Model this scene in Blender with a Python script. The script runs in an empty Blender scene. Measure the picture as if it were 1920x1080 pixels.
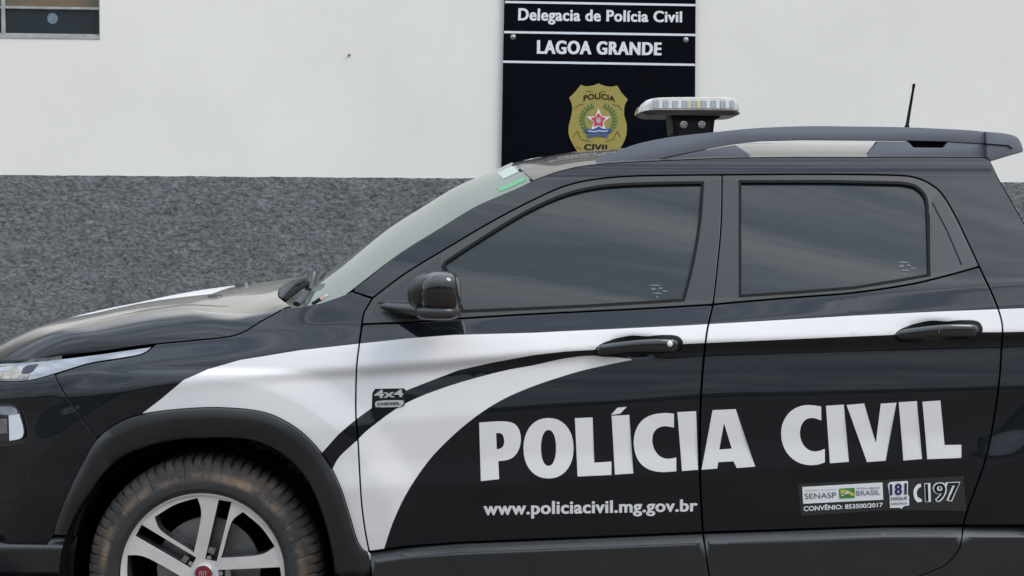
import bpy, bmesh, math, random
import numpy as np
from mathutils import Vector, Matrix
from mathutils.geometry import delaunay_2d_cdt

random.seed(4)
S = bpy.context.scene
COL = S.collection

# ------------------------------------------------------------------ camera
F = 2562.0                      # focal length in pixels of the 1920 wide picture
D = 4.2                         # metres from the lens to the near flank of the truck
PITCH = math.atan(140.0 / F)
ROLL = 0.0058
f0 = np.array([0, math.cos(PITCH), -math.sin(PITCH)])
r0 = np.array([1.0, 0, 0])
u0 = np.array([0, math.sin(PITCH), math.cos(PITCH)])
cr = r0 * math.cos(ROLL) + u0 * math.sin(ROLL)
cu = -r0 * math.sin(ROLL) + u0 * math.cos(ROLL)
CAMP = np.array([0.0, 0.0, 0.0])


def U(u, v, y):
    """Point of the view ray through pixel (u, v) at depth y, in metres."""
    u = np.asarray(u, float); v = np.asarray(v, float); y = np.asarray(y, float)
    d = cr * ((u - 960) / F)[..., None] + cu * ((540 - v) / F)[..., None] + f0
    return CAMP + d * (y / d[..., 1])[..., None]


CAMP[2] = 0.37 - U(380.0, 1078.0, D + .03)[2]      # wheel hub sits 37 cm above the ground
cam = bpy.data.cameras.new('camera')
cam.lens = F / 1920 * 36
cam.sensor_width = 36
cam.clip_start = .05
cam.clip_end = 3000
co = bpy.data.objects.new('camera', cam)
COL.objects.link(co)
M = Matrix.Identity(4)
for i in range(3):
    M[i][0] = cr[i]; M[i][1] = cu[i]; M[i][2] = -f0[i]; M[i][3] = CAMP[i]
co.matrix_world = M
S.camera = co

# ------------------------------------------------------------------ light
S.view_settings.view_transform = 'Standard'
S.view_settings.look = 'None'
S.view_settings.gamma = 1
S.view_settings.use_curve_mapping = False
S.view_settings.exposure = 0.22
SUN_EL, SUN_AZ = math.radians(46), math.radians(120)    # azimuth clockwise from +Y
w = bpy.data.worlds.new('World')
S.world = w
w.use_nodes = True
nt = w.node_tree
nt.nodes.clear()


def N(t, k, **kw):
    n = t.nodes.new(k)
    for a, b in kw.items():
        setattr(n, a, b)
    return n


def L(t, a, b):
    t.links.new(a, b)


out = N(nt, 'ShaderNodeOutputWorld')
bg = N(nt, 'ShaderNodeBackground')
bg.inputs['Strength'].default_value = 0.1
sky = N(nt, 'ShaderNodeTexSky', sky_type='NISHITA', sun_disc=False, sun_elevation=SUN_EL, sun_rotation=SUN_AZ)
tc = N(nt, 'ShaderNodeTexCoord')
sx = N(nt, 'ShaderNodeSeparateXYZ')
L(nt, tc.outputs['Generated'], sx.inputs[0])
mx = N(nt, 'ShaderNodeMath', operation='MAXIMUM'); mx.inputs[1].default_value = 0.06
L(nt, sx.outputs['Z'], mx.inputs[0])
dv = N(nt, 'ShaderNodeVectorMath', operation='DIVIDE')
L(nt, tc.outputs['Generated'], dv.inputs[0]); L(nt, mx.outputs[0], dv.inputs[1])
mp = N(nt, 'ShaderNodeMapping')
mp.inputs['Scale'].default_value = (0.22, 1.5, 0.0)
mp.inputs['Rotation'].default_value = (0, 0, math.radians(4))
L(nt, dv.outputs[0], mp.inputs[0])
nz = N(nt, 'ShaderNodeTexNoise')
nz.inputs['Scale'].default_value = 4.5; nz.inputs['Detail'].default_value = 7; nz.inputs['Roughness'].default_value = .6
nz.inputs['Distortion'].default_value = .5
L(nt, mp.outputs[0], nz.inputs['Vector'])
rp = N(nt, 'ShaderNodeValToRGB')
rp.color_ramp.elements[0].position = .40; rp.color_ramp.elements[0].color = (5.0, 6.1, 7.8, 1)
rp.color_ramp.elements[1].position = .62; rp.color_ramp.elements[1].color = (12.2, 13.0, 14.2, 1)
L(nt, nz.outputs['Fac'], rp.inputs[0])
mixc = N(nt, 'ShaderNodeMixRGB'); mixc.inputs[0].default_value = .82
L(nt, sky.outputs[0], mixc.inputs[1])
grad = N(nt, 'ShaderNodeMapRange'); grad.inputs[1].default_value = 0.0; grad.inputs[2].default_value = .8    # overcast: zenith brighter than the horizon
grad.inputs[3].default_value = .32; grad.inputs[4].default_value = 2.0
L(nt, sx.outputs['Z'], grad.inputs[0])
vm = N(nt, 'ShaderNodeVectorMath', operation='SCALE')
L(nt, rp.outputs[0], vm.inputs[0]); L(nt, grad.outputs[0], vm.inputs['Scale'])
L(nt, vm.outputs[0], mixc.inputs[2])
L(nt, mixc.outputs[0], bg.inputs['Color'])
L(nt, bg.outputs[0], out.inputs['Surface'])

sl = bpy.data.lights.new('sun', 'SUN')
sl.energy = 1.5
sl.angle = math.radians(30)
sl.color = (1, .93, .84)
so = bpy.data.objects.new('sun', sl)
COL.objects.link(so)
sdir = Vector((math.sin(SUN_AZ) * math.cos(SUN_EL), math.cos(SUN_AZ) * math.cos(SUN_EL), math.sin(SUN_EL)))
so.rotation_euler = sdir.to_track_quat('Z', 'Y').to_euler()
so.location = (0, -3, 12)


# ------------------------------------------------------------------ materials
def mat(name, col, rough=.5, metal=0, coat=0, spec=.5, coat_rough=.03, var=0, vscale=4, bump=0, bscale=80,
        bdist=.01, detail=4, col2=None, stretch=(1, 1, 1), ramp=(.35, .65)):
    m = bpy.data.materials.new(name)
    m.use_nodes = True
    t = m.node_tree
    b = t.nodes['Principled BSDF']
    b.inputs['Base Color'].default_value = (*col, 1)
    b.inputs['Roughness'].default_value = rough
    b.inputs['Metallic'].default_value = metal
    b.inputs['Specular IOR Level'].default_value = spec
    b.inputs['Coat Weight'].default_value = coat
    b.inputs['Coat Roughness'].default_value = coat_rough
    g = N(t, 'ShaderNodeTexCoord')
    mpn = N(t, 'ShaderNodeMapping')
    mpn.inputs['Scale'].default_value = stretch
    L(t, g.outputs['Object'], mpn.inputs[0])
    if var or col2:
        n = N(t, 'ShaderNodeTexNoise')
        n.inputs['Scale'].default_value = vscale; n.inputs['Detail'].default_value = detail
        n.inputs['Roughness'].default_value = .65
        L(t, mpn.outputs[0], n.inputs['Vector'])
        r = N(t, 'ShaderNodeValToRGB')
        r.color_ramp.elements[0].position = ramp[0]; r.color_ramp.elements[1].position = ramp[1]
        c2 = col2 or tuple(c * (1 - var) for c in col)
        r.color_ramp.elements[0].color = (*c2, 1)
        r.color_ramp.elements[1].color = (*col, 1)
        L(t, n.outputs['Fac'], r.inputs[0])
        L(t, r.outputs[0], b.inputs['Base Color'])
    if bump:
        n = N(t, 'ShaderNodeTexNoise')
        n.inputs['Scale'].default_value = bscale; n.inputs['Detail'].default_value = detail
        L(t, mpn.outputs[0], n.inputs['Vector'])
        bp = N(t, 'ShaderNodeBump')
        bp.inputs['Strength'].default_value = bump; bp.inputs['Distance'].default_value = bdist
        L(t, n.outputs['Fac'], bp.inputs['Height'])
        L(t, bp.outputs[0], b.inputs['Normal'])
        if coat:
            L(t, bp.outputs[0], b.inputs['Coat Normal'])
    return m


PAINT = mat('black_paint', (.003, .004, .0065), .35, spec=.08, coat=1, coat_rough=.02, bump=.02, bscale=3.0, bdist=.01, detail=1)
WHITE = mat('white_vinyl', (.72, .70, .685), .35, spec=.4, var=.05, vscale=3, bump=.02, bscale=4, detail=2)
TRIM = mat('window_trim', (.034, .032, .028), .28, bump=.01, bscale=6)
PILLAR = mat('pillar_film', (.022, .023, .026), .25)
PLAST = mat('black_plastic', (.017, .018, .019), .34, spec=.7, var=.25, vscale=9, bump=.1, bscale=700, bdist=.001)
RUBBER = mat('rubber', (.010, .010, .010), .75, spec=.15)
DARK = mat('dark_void', (.004, .004, .004), .9, spec=.1)
GLASSM = mat('tinted_glass', (.018, .021, .021), .015, spec=.5)
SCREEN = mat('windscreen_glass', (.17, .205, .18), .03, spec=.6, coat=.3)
GLOSSB = mat('gloss_black', (.006, .006, .007), .12, coat=1)
RAILM = mat('satin_grey_rail', (.155, .165, .19), .42, metal=.25, bump=.02, bscale=9)
CHROME = mat('chrome', (.75, .75, .76), .12, metal=1)
ALU = mat('machined_alloy', (.80, .78, .75), .34, metal=.5, var=.1, vscale=14)
POCK = mat('alloy_pocket', (.045, .045, .05), .4, metal=.3)
SILV = mat('silver_disc', (.33, .32, .31), .4, metal=.8, var=.3, vscale=20)
RED = mat('cap_red', (.16, .012, .02), .3, coat=.5)
PALE = mat('pale_print', (.42, .41, .41), .5)
BLACKP = mat('black_print', (.009, .009, .009), .55, spec=.2)
NAVYP = mat('navy_print', (.02, .022, .09), .5)
GREYP = mat('grey_print', (.18, .2, .2), .5)
WHITEP = mat('white_print', (.74, .75, .75), .5)
STK = mat('sticker_black', (.022, .021, .018), .55, var=.2, vscale=12)
GREEN = mat('green_print', (.05, .22, .05), .5)
YELP = mat('yellow_print', (.5, .46, .08), .5)
GOLD = mat('gold_print', (.35, .285, .062), .55, var=.06, vscale=20)
GOLDL = mat('gold_line', (.15, .115, .02), .6)
REDP = mat('red_print', (.6, .05, .10), .5)
BLUEP = mat('blue_print', (.03, .075, .27), .5)
LEAFP = mat('leaf_print', (.05, .16, .05), .5)
SIGNM = mat('sign_black', (.003, .0035, .007), .4, spec=.05, var=.3, vscale=3)
STRIP = mat('sign_white_line', (.72, .74, .78), .4)
SCREW = mat('screw_steel', (.35, .33, .3), .35, metal=.7)
TYRE = mat('tyre_rubber', (.027, .026, .025), .75, var=.3, vscale=30)
LENS = mat('lamp_lens', (.36, .38, .42), .1, coat=1, var=.5, vscale=7, stretch=(1, 1, 6))
LENSY = mat('lamp_reflector', (.42, .40, .33), .15, metal=.7, var=.6, vscale=30)
LAMPW = mat('lamp_bright', (.78, .8, .82), .15, coat=1)
LBAR = mat('lightbar_lens', (.74, .73, .70), .15, coat=1, col2=(.47, .43, .38), vscale=9)
LEDA = mat('led_grey', (.42, .45, .49), .2, coat=.6)
LEDB = mat('led_white', (.72, .73, .72), .2, coat=.6)
LEDY = mat('led_yellow', (.62, .58, .34), .25, coat=.6)
DUSTY = mat('dusty_cowl', (.12, .112, .098), .6, var=.4, vscale=12)
STGRN = mat('green_sticker', (.04, .36, .14), .3, coat=.5)
STPAL = mat('pale_sticker', (.42, .52, .47), .3, coat=.5)
STRED = mat('red_sticker', (.55, .22, .2), .3)
FRAME = mat('window_frame_paint', (.42, .43, .40), .5, var=.3, vscale=25)
PANE = mat('dark_pane', (.018, .024, .026), .06, spec=.35)
PANEB = mat('brown_pane', (.20, .115, .06), .12, col2=(.10, .11, .07), vscale=16, stretch=(.3, 1, 2))
PLASTER = mat('white_plaster', (.83, .80, .74), .85, spec=.1, var=.06, vscale=1.1, bump=.08, bscale=60, bdist=.004)
ASPH = mat('street_paving', (.135, .113, .088), .9, var=.35, vscale=1.5, bump=.4, bscale=120)
CONC = mat('pavement_concrete', (.30, .28, .25), .9, var=.25, vscale=3, bump=.3, bscale=60)
RIDGEM = mat('added_ridge_green', (.035, .05, .025), .95, var=.5, vscale=.3)  # dark green for the added ridge reflected in the paint

# hood paint carries a film of road dust, thickest on the flat top
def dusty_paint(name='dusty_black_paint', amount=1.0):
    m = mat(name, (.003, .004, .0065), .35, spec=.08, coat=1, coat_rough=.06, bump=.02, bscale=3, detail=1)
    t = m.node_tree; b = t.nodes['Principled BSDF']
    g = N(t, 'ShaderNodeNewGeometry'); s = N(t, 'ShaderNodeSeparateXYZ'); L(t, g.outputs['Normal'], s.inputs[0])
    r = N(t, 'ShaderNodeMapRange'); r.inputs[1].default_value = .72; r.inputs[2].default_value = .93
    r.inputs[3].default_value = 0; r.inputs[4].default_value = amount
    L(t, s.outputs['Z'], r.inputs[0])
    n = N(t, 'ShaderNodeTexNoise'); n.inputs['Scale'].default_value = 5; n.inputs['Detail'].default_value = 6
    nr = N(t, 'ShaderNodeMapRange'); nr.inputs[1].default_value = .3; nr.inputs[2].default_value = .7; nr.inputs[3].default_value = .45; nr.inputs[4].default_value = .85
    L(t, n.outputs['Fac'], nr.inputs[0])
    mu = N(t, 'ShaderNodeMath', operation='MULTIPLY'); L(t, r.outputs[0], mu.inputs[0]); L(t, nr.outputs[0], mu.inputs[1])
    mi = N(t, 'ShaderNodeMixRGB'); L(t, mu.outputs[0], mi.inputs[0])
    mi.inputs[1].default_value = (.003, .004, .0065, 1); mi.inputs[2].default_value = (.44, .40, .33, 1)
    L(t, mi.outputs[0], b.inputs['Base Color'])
    return m


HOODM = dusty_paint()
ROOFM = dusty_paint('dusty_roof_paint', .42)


def dado_material():
    m = bpy.data.materials.new('rough_grey_render')
    m.use_nodes = True
    t = m.node_tree; b = t.nodes['Principled BSDF']
    b.inputs['Roughness'].default_value = .8
    b.inputs['Specular IOR Level'].default_value = .2
    g = N(t, 'ShaderNodeTexCoord')
    mp = N(t, 'ShaderNodeMapping'); mp.inputs['Scale'].default_value = (1, 1, 1.45); mp.inputs['Rotation'].default_value = (0, .35, 0)
    L(t, g.outputs['Object'], mp.inputs[0])
    n = N(t, 'ShaderNodeTexNoise'); n.inputs['Scale'].default_value = 37; n.inputs['Detail'].default_value = 9
    n.inputs['Roughness'].default_value = .72; n.inputs['Distortion'].default_value = .35
    L(t, mp.outputs[0], n.inputs['Vector'])
    n2 = N(t, 'ShaderNodeTexNoise'); n2.inputs['Scale'].default_value = 3; n2.inputs['Detail'].default_value = 3
    L(t, g.outputs['Object'], n2.inputs['Vector'])
    r = N(t, 'ShaderNodeValToRGB')
    r.color_ramp.elements[0].position = .36; r.color_ramp.elements[0].color = (.108, .116, .124, 1)
    r.color_ramp.elements[1].position = .66; r.color_ramp.elements[1].color = (.41, .422, .43, 1)
    L(t, n.outputs['Fac'], r.inputs[0])
    mi = N(t, 'ShaderNodeMixRGB', blend_type='MULTIPLY'); mi.inputs[0].default_value = .3
    L(t, r.outputs[0], mi.inputs[1]); L(t, n2.outputs['Fac'], mi.inputs[2])
    L(t, mi.outputs[0], b.inputs['Base Color'])
    bp = N(t, 'ShaderNodeBump'); bp.inputs['Strength'].default_value = 1; bp.inputs['Distance'].default_value = .03
    L(t, n.outputs['Fac'], bp.inputs['Height']); L(t, bp.outputs[0], b.inputs['Normal'])
    return m


DADO = dado_material()


# tyre: muddy ring on the shoulder
def muddy_tyre():
    m = TYRE; t = m.node_tree; b = t.nodes['Principled BSDF']
    g = N(t, 'ShaderNodeTexCoord'); s = N(t, 'ShaderNodeVectorMath', operation='MULTIPLY'); s.inputs[1].default_value = (1, 0, 1)
    L(t, g.outputs['Object'], s.inputs[0])
    ln = N(t, 'ShaderNodeVectorMath', operation='LENGTH'); L(t, s.outputs[0], ln.inputs[0])
    rr = N(t, 'ShaderNodeValToRGB'); e = rr.color_ramp.elements
    e[0].position = .296; e[0].color = (0, 0, 0, 1)
    e[1].position = .308; e[1].color = (1, 1, 1, 1)
    k = e.new(.318); k.color = (.9, .9, .9, 1)
    k = e.new(.330); k.color = (.30, .30, .30, 1)
    L(t, ln.outputs['Value'], rr.inputs[0])
    n = N(t, 'ShaderNodeTexNoise'); n.inputs['Scale'].default_value = 9; n.inputs['Detail'].default_value = 6; n.inputs['Roughness'].default_value = .7
    L(t, g.outputs['Object'], n.inputs['Vector'])
    r2 = N(t, 'ShaderNodeValToRGB'); r2.color_ramp.elements[0].position = .42; r2.color_ramp.elements[1].position = .66
    L(t, n.outputs['Fac'], r2.inputs[0])
    mu = N(t, 'ShaderNodeMath', operation='MULTIPLY'); L(t, rr.outputs[0], mu.inputs[0]); L(t, r2.outputs[0], mu.inputs[1])
    mi = N(t, 'ShaderNodeMixRGB'); L(t, mu.outputs[0], mi.inputs[0])
    old = b.inputs['Base Color'].links[0].from_socket
    L(t, old, mi.inputs[1]); mi.inputs[2].default_value = (.19, .135, .088, 1)
    L(t, mi.outputs[0], b.inputs['Base Color'])


muddy_tyre()


# ------------------------------------------------------------------ object helpers
def link(name, me, parent=None):
    o = bpy.data.objects.new(name, me)
    COL.objects.link(o)
    if parent is not None:
        o.parent = parent
        o.matrix_parent_inverse = PINV.get(parent.name, Matrix.Identity(4))
    return o


PINV = {}


def empty(name, loc, label=None, cat=None, group=None, parent=None):
    o = bpy.data.objects.new(name, None)
    COL.objects.link(o)
    if parent is not None:
        o.parent = parent
        o.matrix_parent_inverse = PINV.get(parent.name, Matrix.Identity(4))
    o.location = loc
    PINV[o.name] = Matrix.Translation(-Vector(loc))
    if label:
        o['label'] = label; o['category'] = cat
    if group:
        o['group'] = group
    return o


def mesh(name, verts, faces, mats, parent=None, fm=None, smooth=False, normals=None, sharp=None):
    me = bpy.data.meshes.new(name)
    me.from_pydata([tuple(map(float, v)) for v in verts], [], [tuple(int(i) for i in f) for f in faces])
    if not isinstance(mats, (list, tuple)):
        mats = [mats]
    for m in mats:
        me.materials.append(m)
    if fm is not None:
        me.polygons.foreach_set('material_index', np.asarray(fm, dtype=np.int32))
    if smooth:
        me.polygons.foreach_set('use_smooth', [True] * len(me.polygons))
    if sharp is not None:
        me.set_sharp_from_angle(angle=math.radians(sharp))
    me.update()
    if normals is not None:
        me.normals_split_custom_set_from_vertices([tuple(map(float, n)) for n in normals])
    return link(name, me, parent)


def bm_obj(name, bm, mats, parent=None, smooth=None):
    me = bpy.data.meshes.new(name)
    bm.normal_update()
    bm.to_mesh(me); bm.free()
    if not isinstance(mats, (list, tuple)):
        mats = [mats]
    for m in mats:
        me.materials.append(m)
    if smooth is not None:
        me.polygons.foreach_set('use_smooth', [True] * len(me.polygons))
        me.set_sharp_from_angle(angle=math.radians(smooth))
    return link(name, me, parent)


# ------------------------------------------------------------------ 2d helpers
def spl(pts, n=6, closed=False):
    """Catmull-Rom through the points."""
    p = np.array(pts, float)
    m = len(p)
    res = []
    rng = m if closed else m - 1
    for i in range(rng):
        if closed:
            a, b, c, d = p[i - 1], p[i], p[(i + 1) % m], p[(i + 2) % m]
        else:
            a, b, c, d = p[max(i - 1, 0)], p[i], p[i + 1], p[min(i + 2, m - 1)]
        for k in range(n):
            t = k / n
            res.append(tuple(.5 * (2 * b + (c - a) * t + (2 * a - 5 * b + 4 * c - d) * t * t + (3 * b - a - 3 * c + d) * t ** 3)))
    if not closed:
        res.append(tuple(p[-1]))
    return res


def rnd(poly, it=3, ang=48):
    """Chaikin rounding that keeps sharp corners."""
    for _ in range(it):
        o = []
        m = len(poly)
        for i in range(m):
            a, b, c = np.array(poly[i - 1], float), np.array(poly[i], float), np.array(poly[(i + 1) % m], float)
            d1, d2 = b - a, c - b
            tn = abs(math.degrees(math.atan2(d1[0] * d2[1] - d1[1] * d2[0], float(d1 @ d2))))
            if tn > ang:
                o.append(tuple(b))
            else:
                o.append(tuple(b - d1 * .25)); o.append(tuple(b + d2 * .25))
        poly = o
    return poly


def inside(poly, pts):
    p = np.asarray(poly, float); q = np.asarray(pts, float)
    x, y = q[:, 0], q[:, 1]
    r = np.zeros(len(q), bool)
    j = len(p) - 1
    for i in range(len(p)):
        xi, yi = p[i]; xj, yj = p[j]
        if yi != yj:
            c = ((yi > y) != (yj > y)) & (x < (xj - xi) * (y - yi) / (yj - yi) + xi)
            r ^= c
        j = i
    return r


def area(p):
    p = np.asarray(p, float); q = np.roll(p, -1, 0)
    return .5 * float(np.sum(p[:, 0] * q[:, 1] - q[:, 0] * p[:, 1]))


def inset(poly, d):
    """Offset a closed outline inward by d pixels."""
    p = np.array(poly, float)
    keep = [i for i in range(len(p)) if np.hypot(*(p[i] - p[i - 1])) > .05]
    p = p[keep]
    s = 1 if area(p) > 0 else -1
    e = np.roll(p, -1, 0) - p
    e /= np.maximum(np.hypot(e[:, 0], e[:, 1]), 1e-9)[:, None]
    n = np.stack([-e[:, 1], e[:, 0]], 1) * s
    m = n + np.roll(n, 1, 0)
    l = np.hypot(m[:, 0], m[:, 1])
    m /= np.maximum(l, 1e-6)[:, None]
    k = np.clip(2 / np.maximum(l, .7), 1, 2.5)
    return [tuple(x) for x in p + m * (d * k)[:, None]]


def cdt(polys, du, dv, shear=0.0):
    """Constrained triangulation of the first outline, other outlines as creases."""
    pts, edges = [], []
    for poly in polys:
        b = len(pts); m = len(poly)
        pts += [Vector((float(x), float(y))) for x, y in poly]
        edges += [(b + i, b + (i + 1) % m) for i in range(m)]
    if du:
        P = np.array(polys[0], float)
        x0, y0 = P.min(0); x1, y1 = P.max(0)
        xs = np.arange(x0 + du * .5, x1, du)
        ext = abs(shear) * (x1 - x0)
        ys = np.arange(y0 - ext + dv * .5, y1 + ext, dv)
        g = [(x, y + shear * (x - x0)) for y in ys for x in xs]
        if g:
            g = np.array(g)
            g = g[inside(polys[0], g)]
            allb = np.concatenate([np.array(q, float) for q in polys])
            kd = []
            for q in g:
                if np.min(np.abs(allb[:, 0] - q[0]) / du + np.abs(allb[:, 1] - q[1]) / dv) > .45:
                    kd.append(q)
            pts += [Vector((float(a), float(b))) for a, b in kd]
    r = delaunay_2d_cdt(pts, edges, [], 0, 1e-4)
    V = np.array([(v.x, v.y) for v in r[0]])
    T = np.array([f for f in r[2] if len(f) == 3])
    return V, T


# ------------------------------------------------------------------ flank of the truck: lateral offset (m) as a function of the pixel
US = [-320, -200, 0, 100, 200, 300, 430, 540, 680, 1000, 1320, 1600, 1900, 2900]
BV = [700, 692, 684, 672, 658, 645, 632, 616, 606, 592, 572, 552, 530, 500]
BO = [.07, .07, .07, .07, .07, .07, .07, .06, .056, .056, .056, .056, .056, .05]
CV = [775, 765, 750, 742, 732, 722, 708, 697, 689, 663, 641, 633, 625, 600]
FV = [905, 900, 895, 890, 885, 880, 875, 870, 866, 856, 838, 824, 808, 780]
GU0, GV0, GST = -320, 140, 4
gu = np.arange(GU0, 2904, GST)
gv = np.arange(GV0, 1210, 2)
HF = np.zeros((len(gv), len(gu)))
ker = np.exp(-.5 * (np.arange(-9, 10) / 2.6) ** 2); ker /= ker.sum()
for i, u in enumerate(gu):
    b, bo, c, fl = (np.interp(u, US, q) for q in (BV, BO, CV, FV))
    door = float(np.clip((u - 420) / 330, 0, 1))
    tail = float(np.clip((u - 1900) / 300, 0, 1))
    fen = 1 - door
    k = [(1210, .075), (1000, .022 * door + .018 * fen), (fl + 48, .003 * door + .004 * fen), (fl, .0075 * door + .003 * fen),
         (c + 105, .002 * door + .0 * fen), (c + 17, .021 * door + .002 * fen), (c, 0.0),
         ((b + c) / 2, .024 * door + .018 * fen), (b, bo)]
    if u > 560:
        k += [(b + (328 - b) * t, bo + (.292 - bo) * (.86 * t + .14 * t * t)) for t in np.linspace(.1, .9, 9)] + [(328, .292), (312, .302), (290, .324), (276, .37), (140, 1.2)]
    else:
        k += [(b - 160, bo + .137), (140, 1.0)]
    k.sort()
    kv = [q[0] for q in k]; ko = [q[1] for q in k]
    col = np.interp(gv, kv, ko)
    col = np.convolve(np.pad(col, 9, mode='edge'), ker, 'valid')
    x = max(0.0, (600 - u) / 700.0)
    HF[:, i] = col + .33 * x ** 2.7
ku = np.exp(-.5 * (np.arange(-15, 16) / 6.0) ** 2); ku /= ku.sum()
HF = np.array([np.convolve(np.pad(r, 15, mode='edge'), ku, 'valid') for r in HF])
# flare over the wheel openings and cups behind the door handles
UU, VV = np.meshgrid(gu, gv)
for cx in (380, 2204):
    r = np.hypot((UU - cx) * .98, VV - 1078)
    q = np.clip((430 - r) / 64.0, 0, 1)
    HF -= .017 * (q * q * (3 - 2 * q) * .35 + q * .65) * (VV < 1078) * np.clip((VV - 690) / 12.0, 0, 1)
for cx, cy, rx, ry in ((1192, 648, 44, 17), (1752, 620, 44, 17)):
    HF += .020 * np.exp(-(((UU - cx) / rx) ** 2 + ((VV - cy) / ry) ** 2) ** 1.6)


def hf(u, v):
    x = np.clip((np.asarray(u, float) - GU0) / GST, 0, len(gu) - 1.001)
    y = np.clip((np.asarray(v, float) - GV0) / 2.0, 0, len(gv) - 1.001)
    i, j = x.astype(int), y.astype(int)
    a, b = x - i, y - j
    return (HF[j, i] * (1 - a) + HF[j, i + 1] * a) * (1 - b) + (HF[j + 1, i] * (1 - a) + HF[j + 1, i + 1] * a) * b


def surf(u, v, off):
    return U(u, v, D + off(u, v))


def surf_n(u, v, off, e=3.0):
    u = np.asarray(u, float); v = np.asarray(v, float)
    a = surf(u + e, v, off) - surf(u - e, v, off)
    b = surf(u, v + e, off) - surf(u, v - e, off)
    n = np.cross(a, b)
    n /= np.linalg.norm(n, axis=-1, keepdims=True)
    n[n[:, 1] > 0] *= -1
    return n


def panel(name, outline, mats, parent, off=hf, decals=(), holes=(), du=16, dv=6, gap=0.0, flange=.03, lift=0.0, edge=True, shear=-.05):
    if gap:
        outline = inset(outline, gap)
    polys = [outline] + list(holes) + [d[0] for d in decals]
    V, T = cdt(polys, du, dv, shear)
    c = V[T].mean(1)
    ok = inside(outline, c)
    for h in holes:
        ok &= ~inside(h, c)
    a = np.cross(V[T[:, 1]] - V[T[:, 0]], V[T[:, 2]] - V[T[:, 0]])
    ok &= np.abs(a) > 1e-5
    T = T[ok]; c = c[ok]; a = a[ok]
    T = np.where((a > 0)[:, None], T[:, ::-1], T)     # pixel y runs down: flip so that faces look at the street
    fmi = np.zeros(len(T), int)
    for poly, mi in decals:
        fmi[inside(poly, c)] = mi
    used, inv = np.unique(T, return_inverse=True)
    V = V[used]; T = inv.reshape(-1, 3)
    o2 = (lambda u, v: off(u, v) + lift) if lift else off
    P = surf(V[:, 0], V[:, 1], o2)
    Nn = surf_n(V[:, 0], V[:, 1], o2)
    verts = [tuple(p) for p in P]; norms = [tuple(n) for n in Nn]; faces = [tuple(t) for t in T]; fm = list(fmi)
    if edge:
        from collections import Counter
        cnt = {}
        for ti, t in enumerate(T):
            for k in range(3):
                e = (t[k], t[(k + 1) % 3])
                cnt[e] = ti
        be = [(e, ti) for e, ti in cnt.items() if (e[1], e[0]) not in cnt]
        nrm = {}
        for (p, q), ti in be:
            d = V[q] - V[p]
            n = np.array([d[1], -d[0]])
            n /= max(np.hypot(*n), 1e-9)
            # interior side test
            other = V[[k for k in T[ti] if k not in (p, q)][0]]
            if (other - V[p]) @ n > 0:
                n = -n
            for s in (p, q):
                nrm[s] = nrm.get(s, np.zeros(2)) + n
        idx = {}
        for s, n in nrm.items():
            n = n / max(np.hypot(*n), 1e-9)
            q = V[s] + n * 1.1
            d = float(o2(np.array([V[s][0]]), np.array([V[s][1]]))[0])
            pb = U(q[0], q[1], D + d + .003)
            pc = U(q[0], q[1], D + d + flange)
            side = cr * n[0] - cu * n[1]
            n1 = Nn[s] * .45 + side; n1 /= np.linalg.norm(n1)
            idx[s] = len(verts)
            verts += [tuple(pb), tuple(pb), tuple(pc)]
            norms += [tuple(n1), tuple(side), tuple(side)]
        for (p, q), ti in be:
            i, j = idx[p], idx[q]
            faces.append((q, p, i, j)); fm.append(fmi[ti])
            faces.append((j + 1, i + 1, i + 2, j + 2)); fm.append(fmi[ti])
    return mesh(name, verts, faces, mats, parent, fm, smooth=True, normals=norms)


def strip(name, outer, inner, rows, m, parent, n=90, off=hf, sharp=40):
    """Ribbon between two traced lines; rows = (fraction, offset beyond the flank)."""
    def res(p):
        p = np.array(p, float)
        s = np.r_[0, np.cumsum(np.hypot(*np.diff(p, axis=0).T))]
        t = np.linspace(0, s[-1], n)
        return np.stack([np.interp(t, s, p[:, 0]), np.interp(t, s, p[:, 1])], 1)
    a, b = res(outer), res(inner)
    verts, faces = [], []
    base_b = None
    for f, o in rows:
        q = a * (1 - min(f, 1)) + b * min(f, 1)
        y = off(q[:, 0], q[:, 1]) + o
        verts += [tuple(p) for p in U(q[:, 0], q[:, 1], D + y)]
    R = len(rows)
    for r in range(R - 1):
        for i in range(n - 1):
            faces.append((r * n + i, r * n + i + 1, (r + 1) * n + i + 1, (r + 1) * n + i))
    bm = bmesh.new()
    vs = [bm.verts.new(v) for v in verts]
    for f in faces:
        bm.faces.new([vs[i] for i in f])
    # end caps
    for i in (0, n - 1):
        try:
            bm.faces.new([vs[r * n + i] for r in range(R)])
        except ValueError:
            pass
    bmesh.ops.recalc_face_normals(bm, faces=bm.faces)
    return bm_obj(name, bm, m, parent, smooth=sharp)


def prism(name, poly, o0, o1, m, parent, bevel=0.0, seg=2, yfun=None):
    """Traced outline at lateral offset o0 extruded straight across to o1."""
    p = np.array(poly, float)
    if area(p) < 0:
        p = p[::-1]
    a = U(p[:, 0], p[:, 1], D + o0)
    b = a.copy(); b[:, 1] = D + o1
    bm = bmesh.new()
    va = [bm.verts.new(x) for x in a]; vb = [bm.verts.new(x) for x in b]
    bm.faces.new(va); bm.faces.new(vb[::-1])
    k = len(va)
    for i in range(k):
        bm.faces.new((va[(i + 1) % k], va[i], vb[i], vb[(i + 1) % k]))
    bmesh.ops.recalc_face_normals(bm, faces=bm.faces)
    if bevel:
        es = [e for e in bm.edges if (e.verts[0] in va) == (e.verts[1] in va)]
        bmesh.ops.bevel(bm, geom=es, offset=bevel, segments=seg, affect='EDGES', profile=.6, clamp_overlap=True)
    return bm_obj(name, bm, m, parent, smooth=35)


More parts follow.
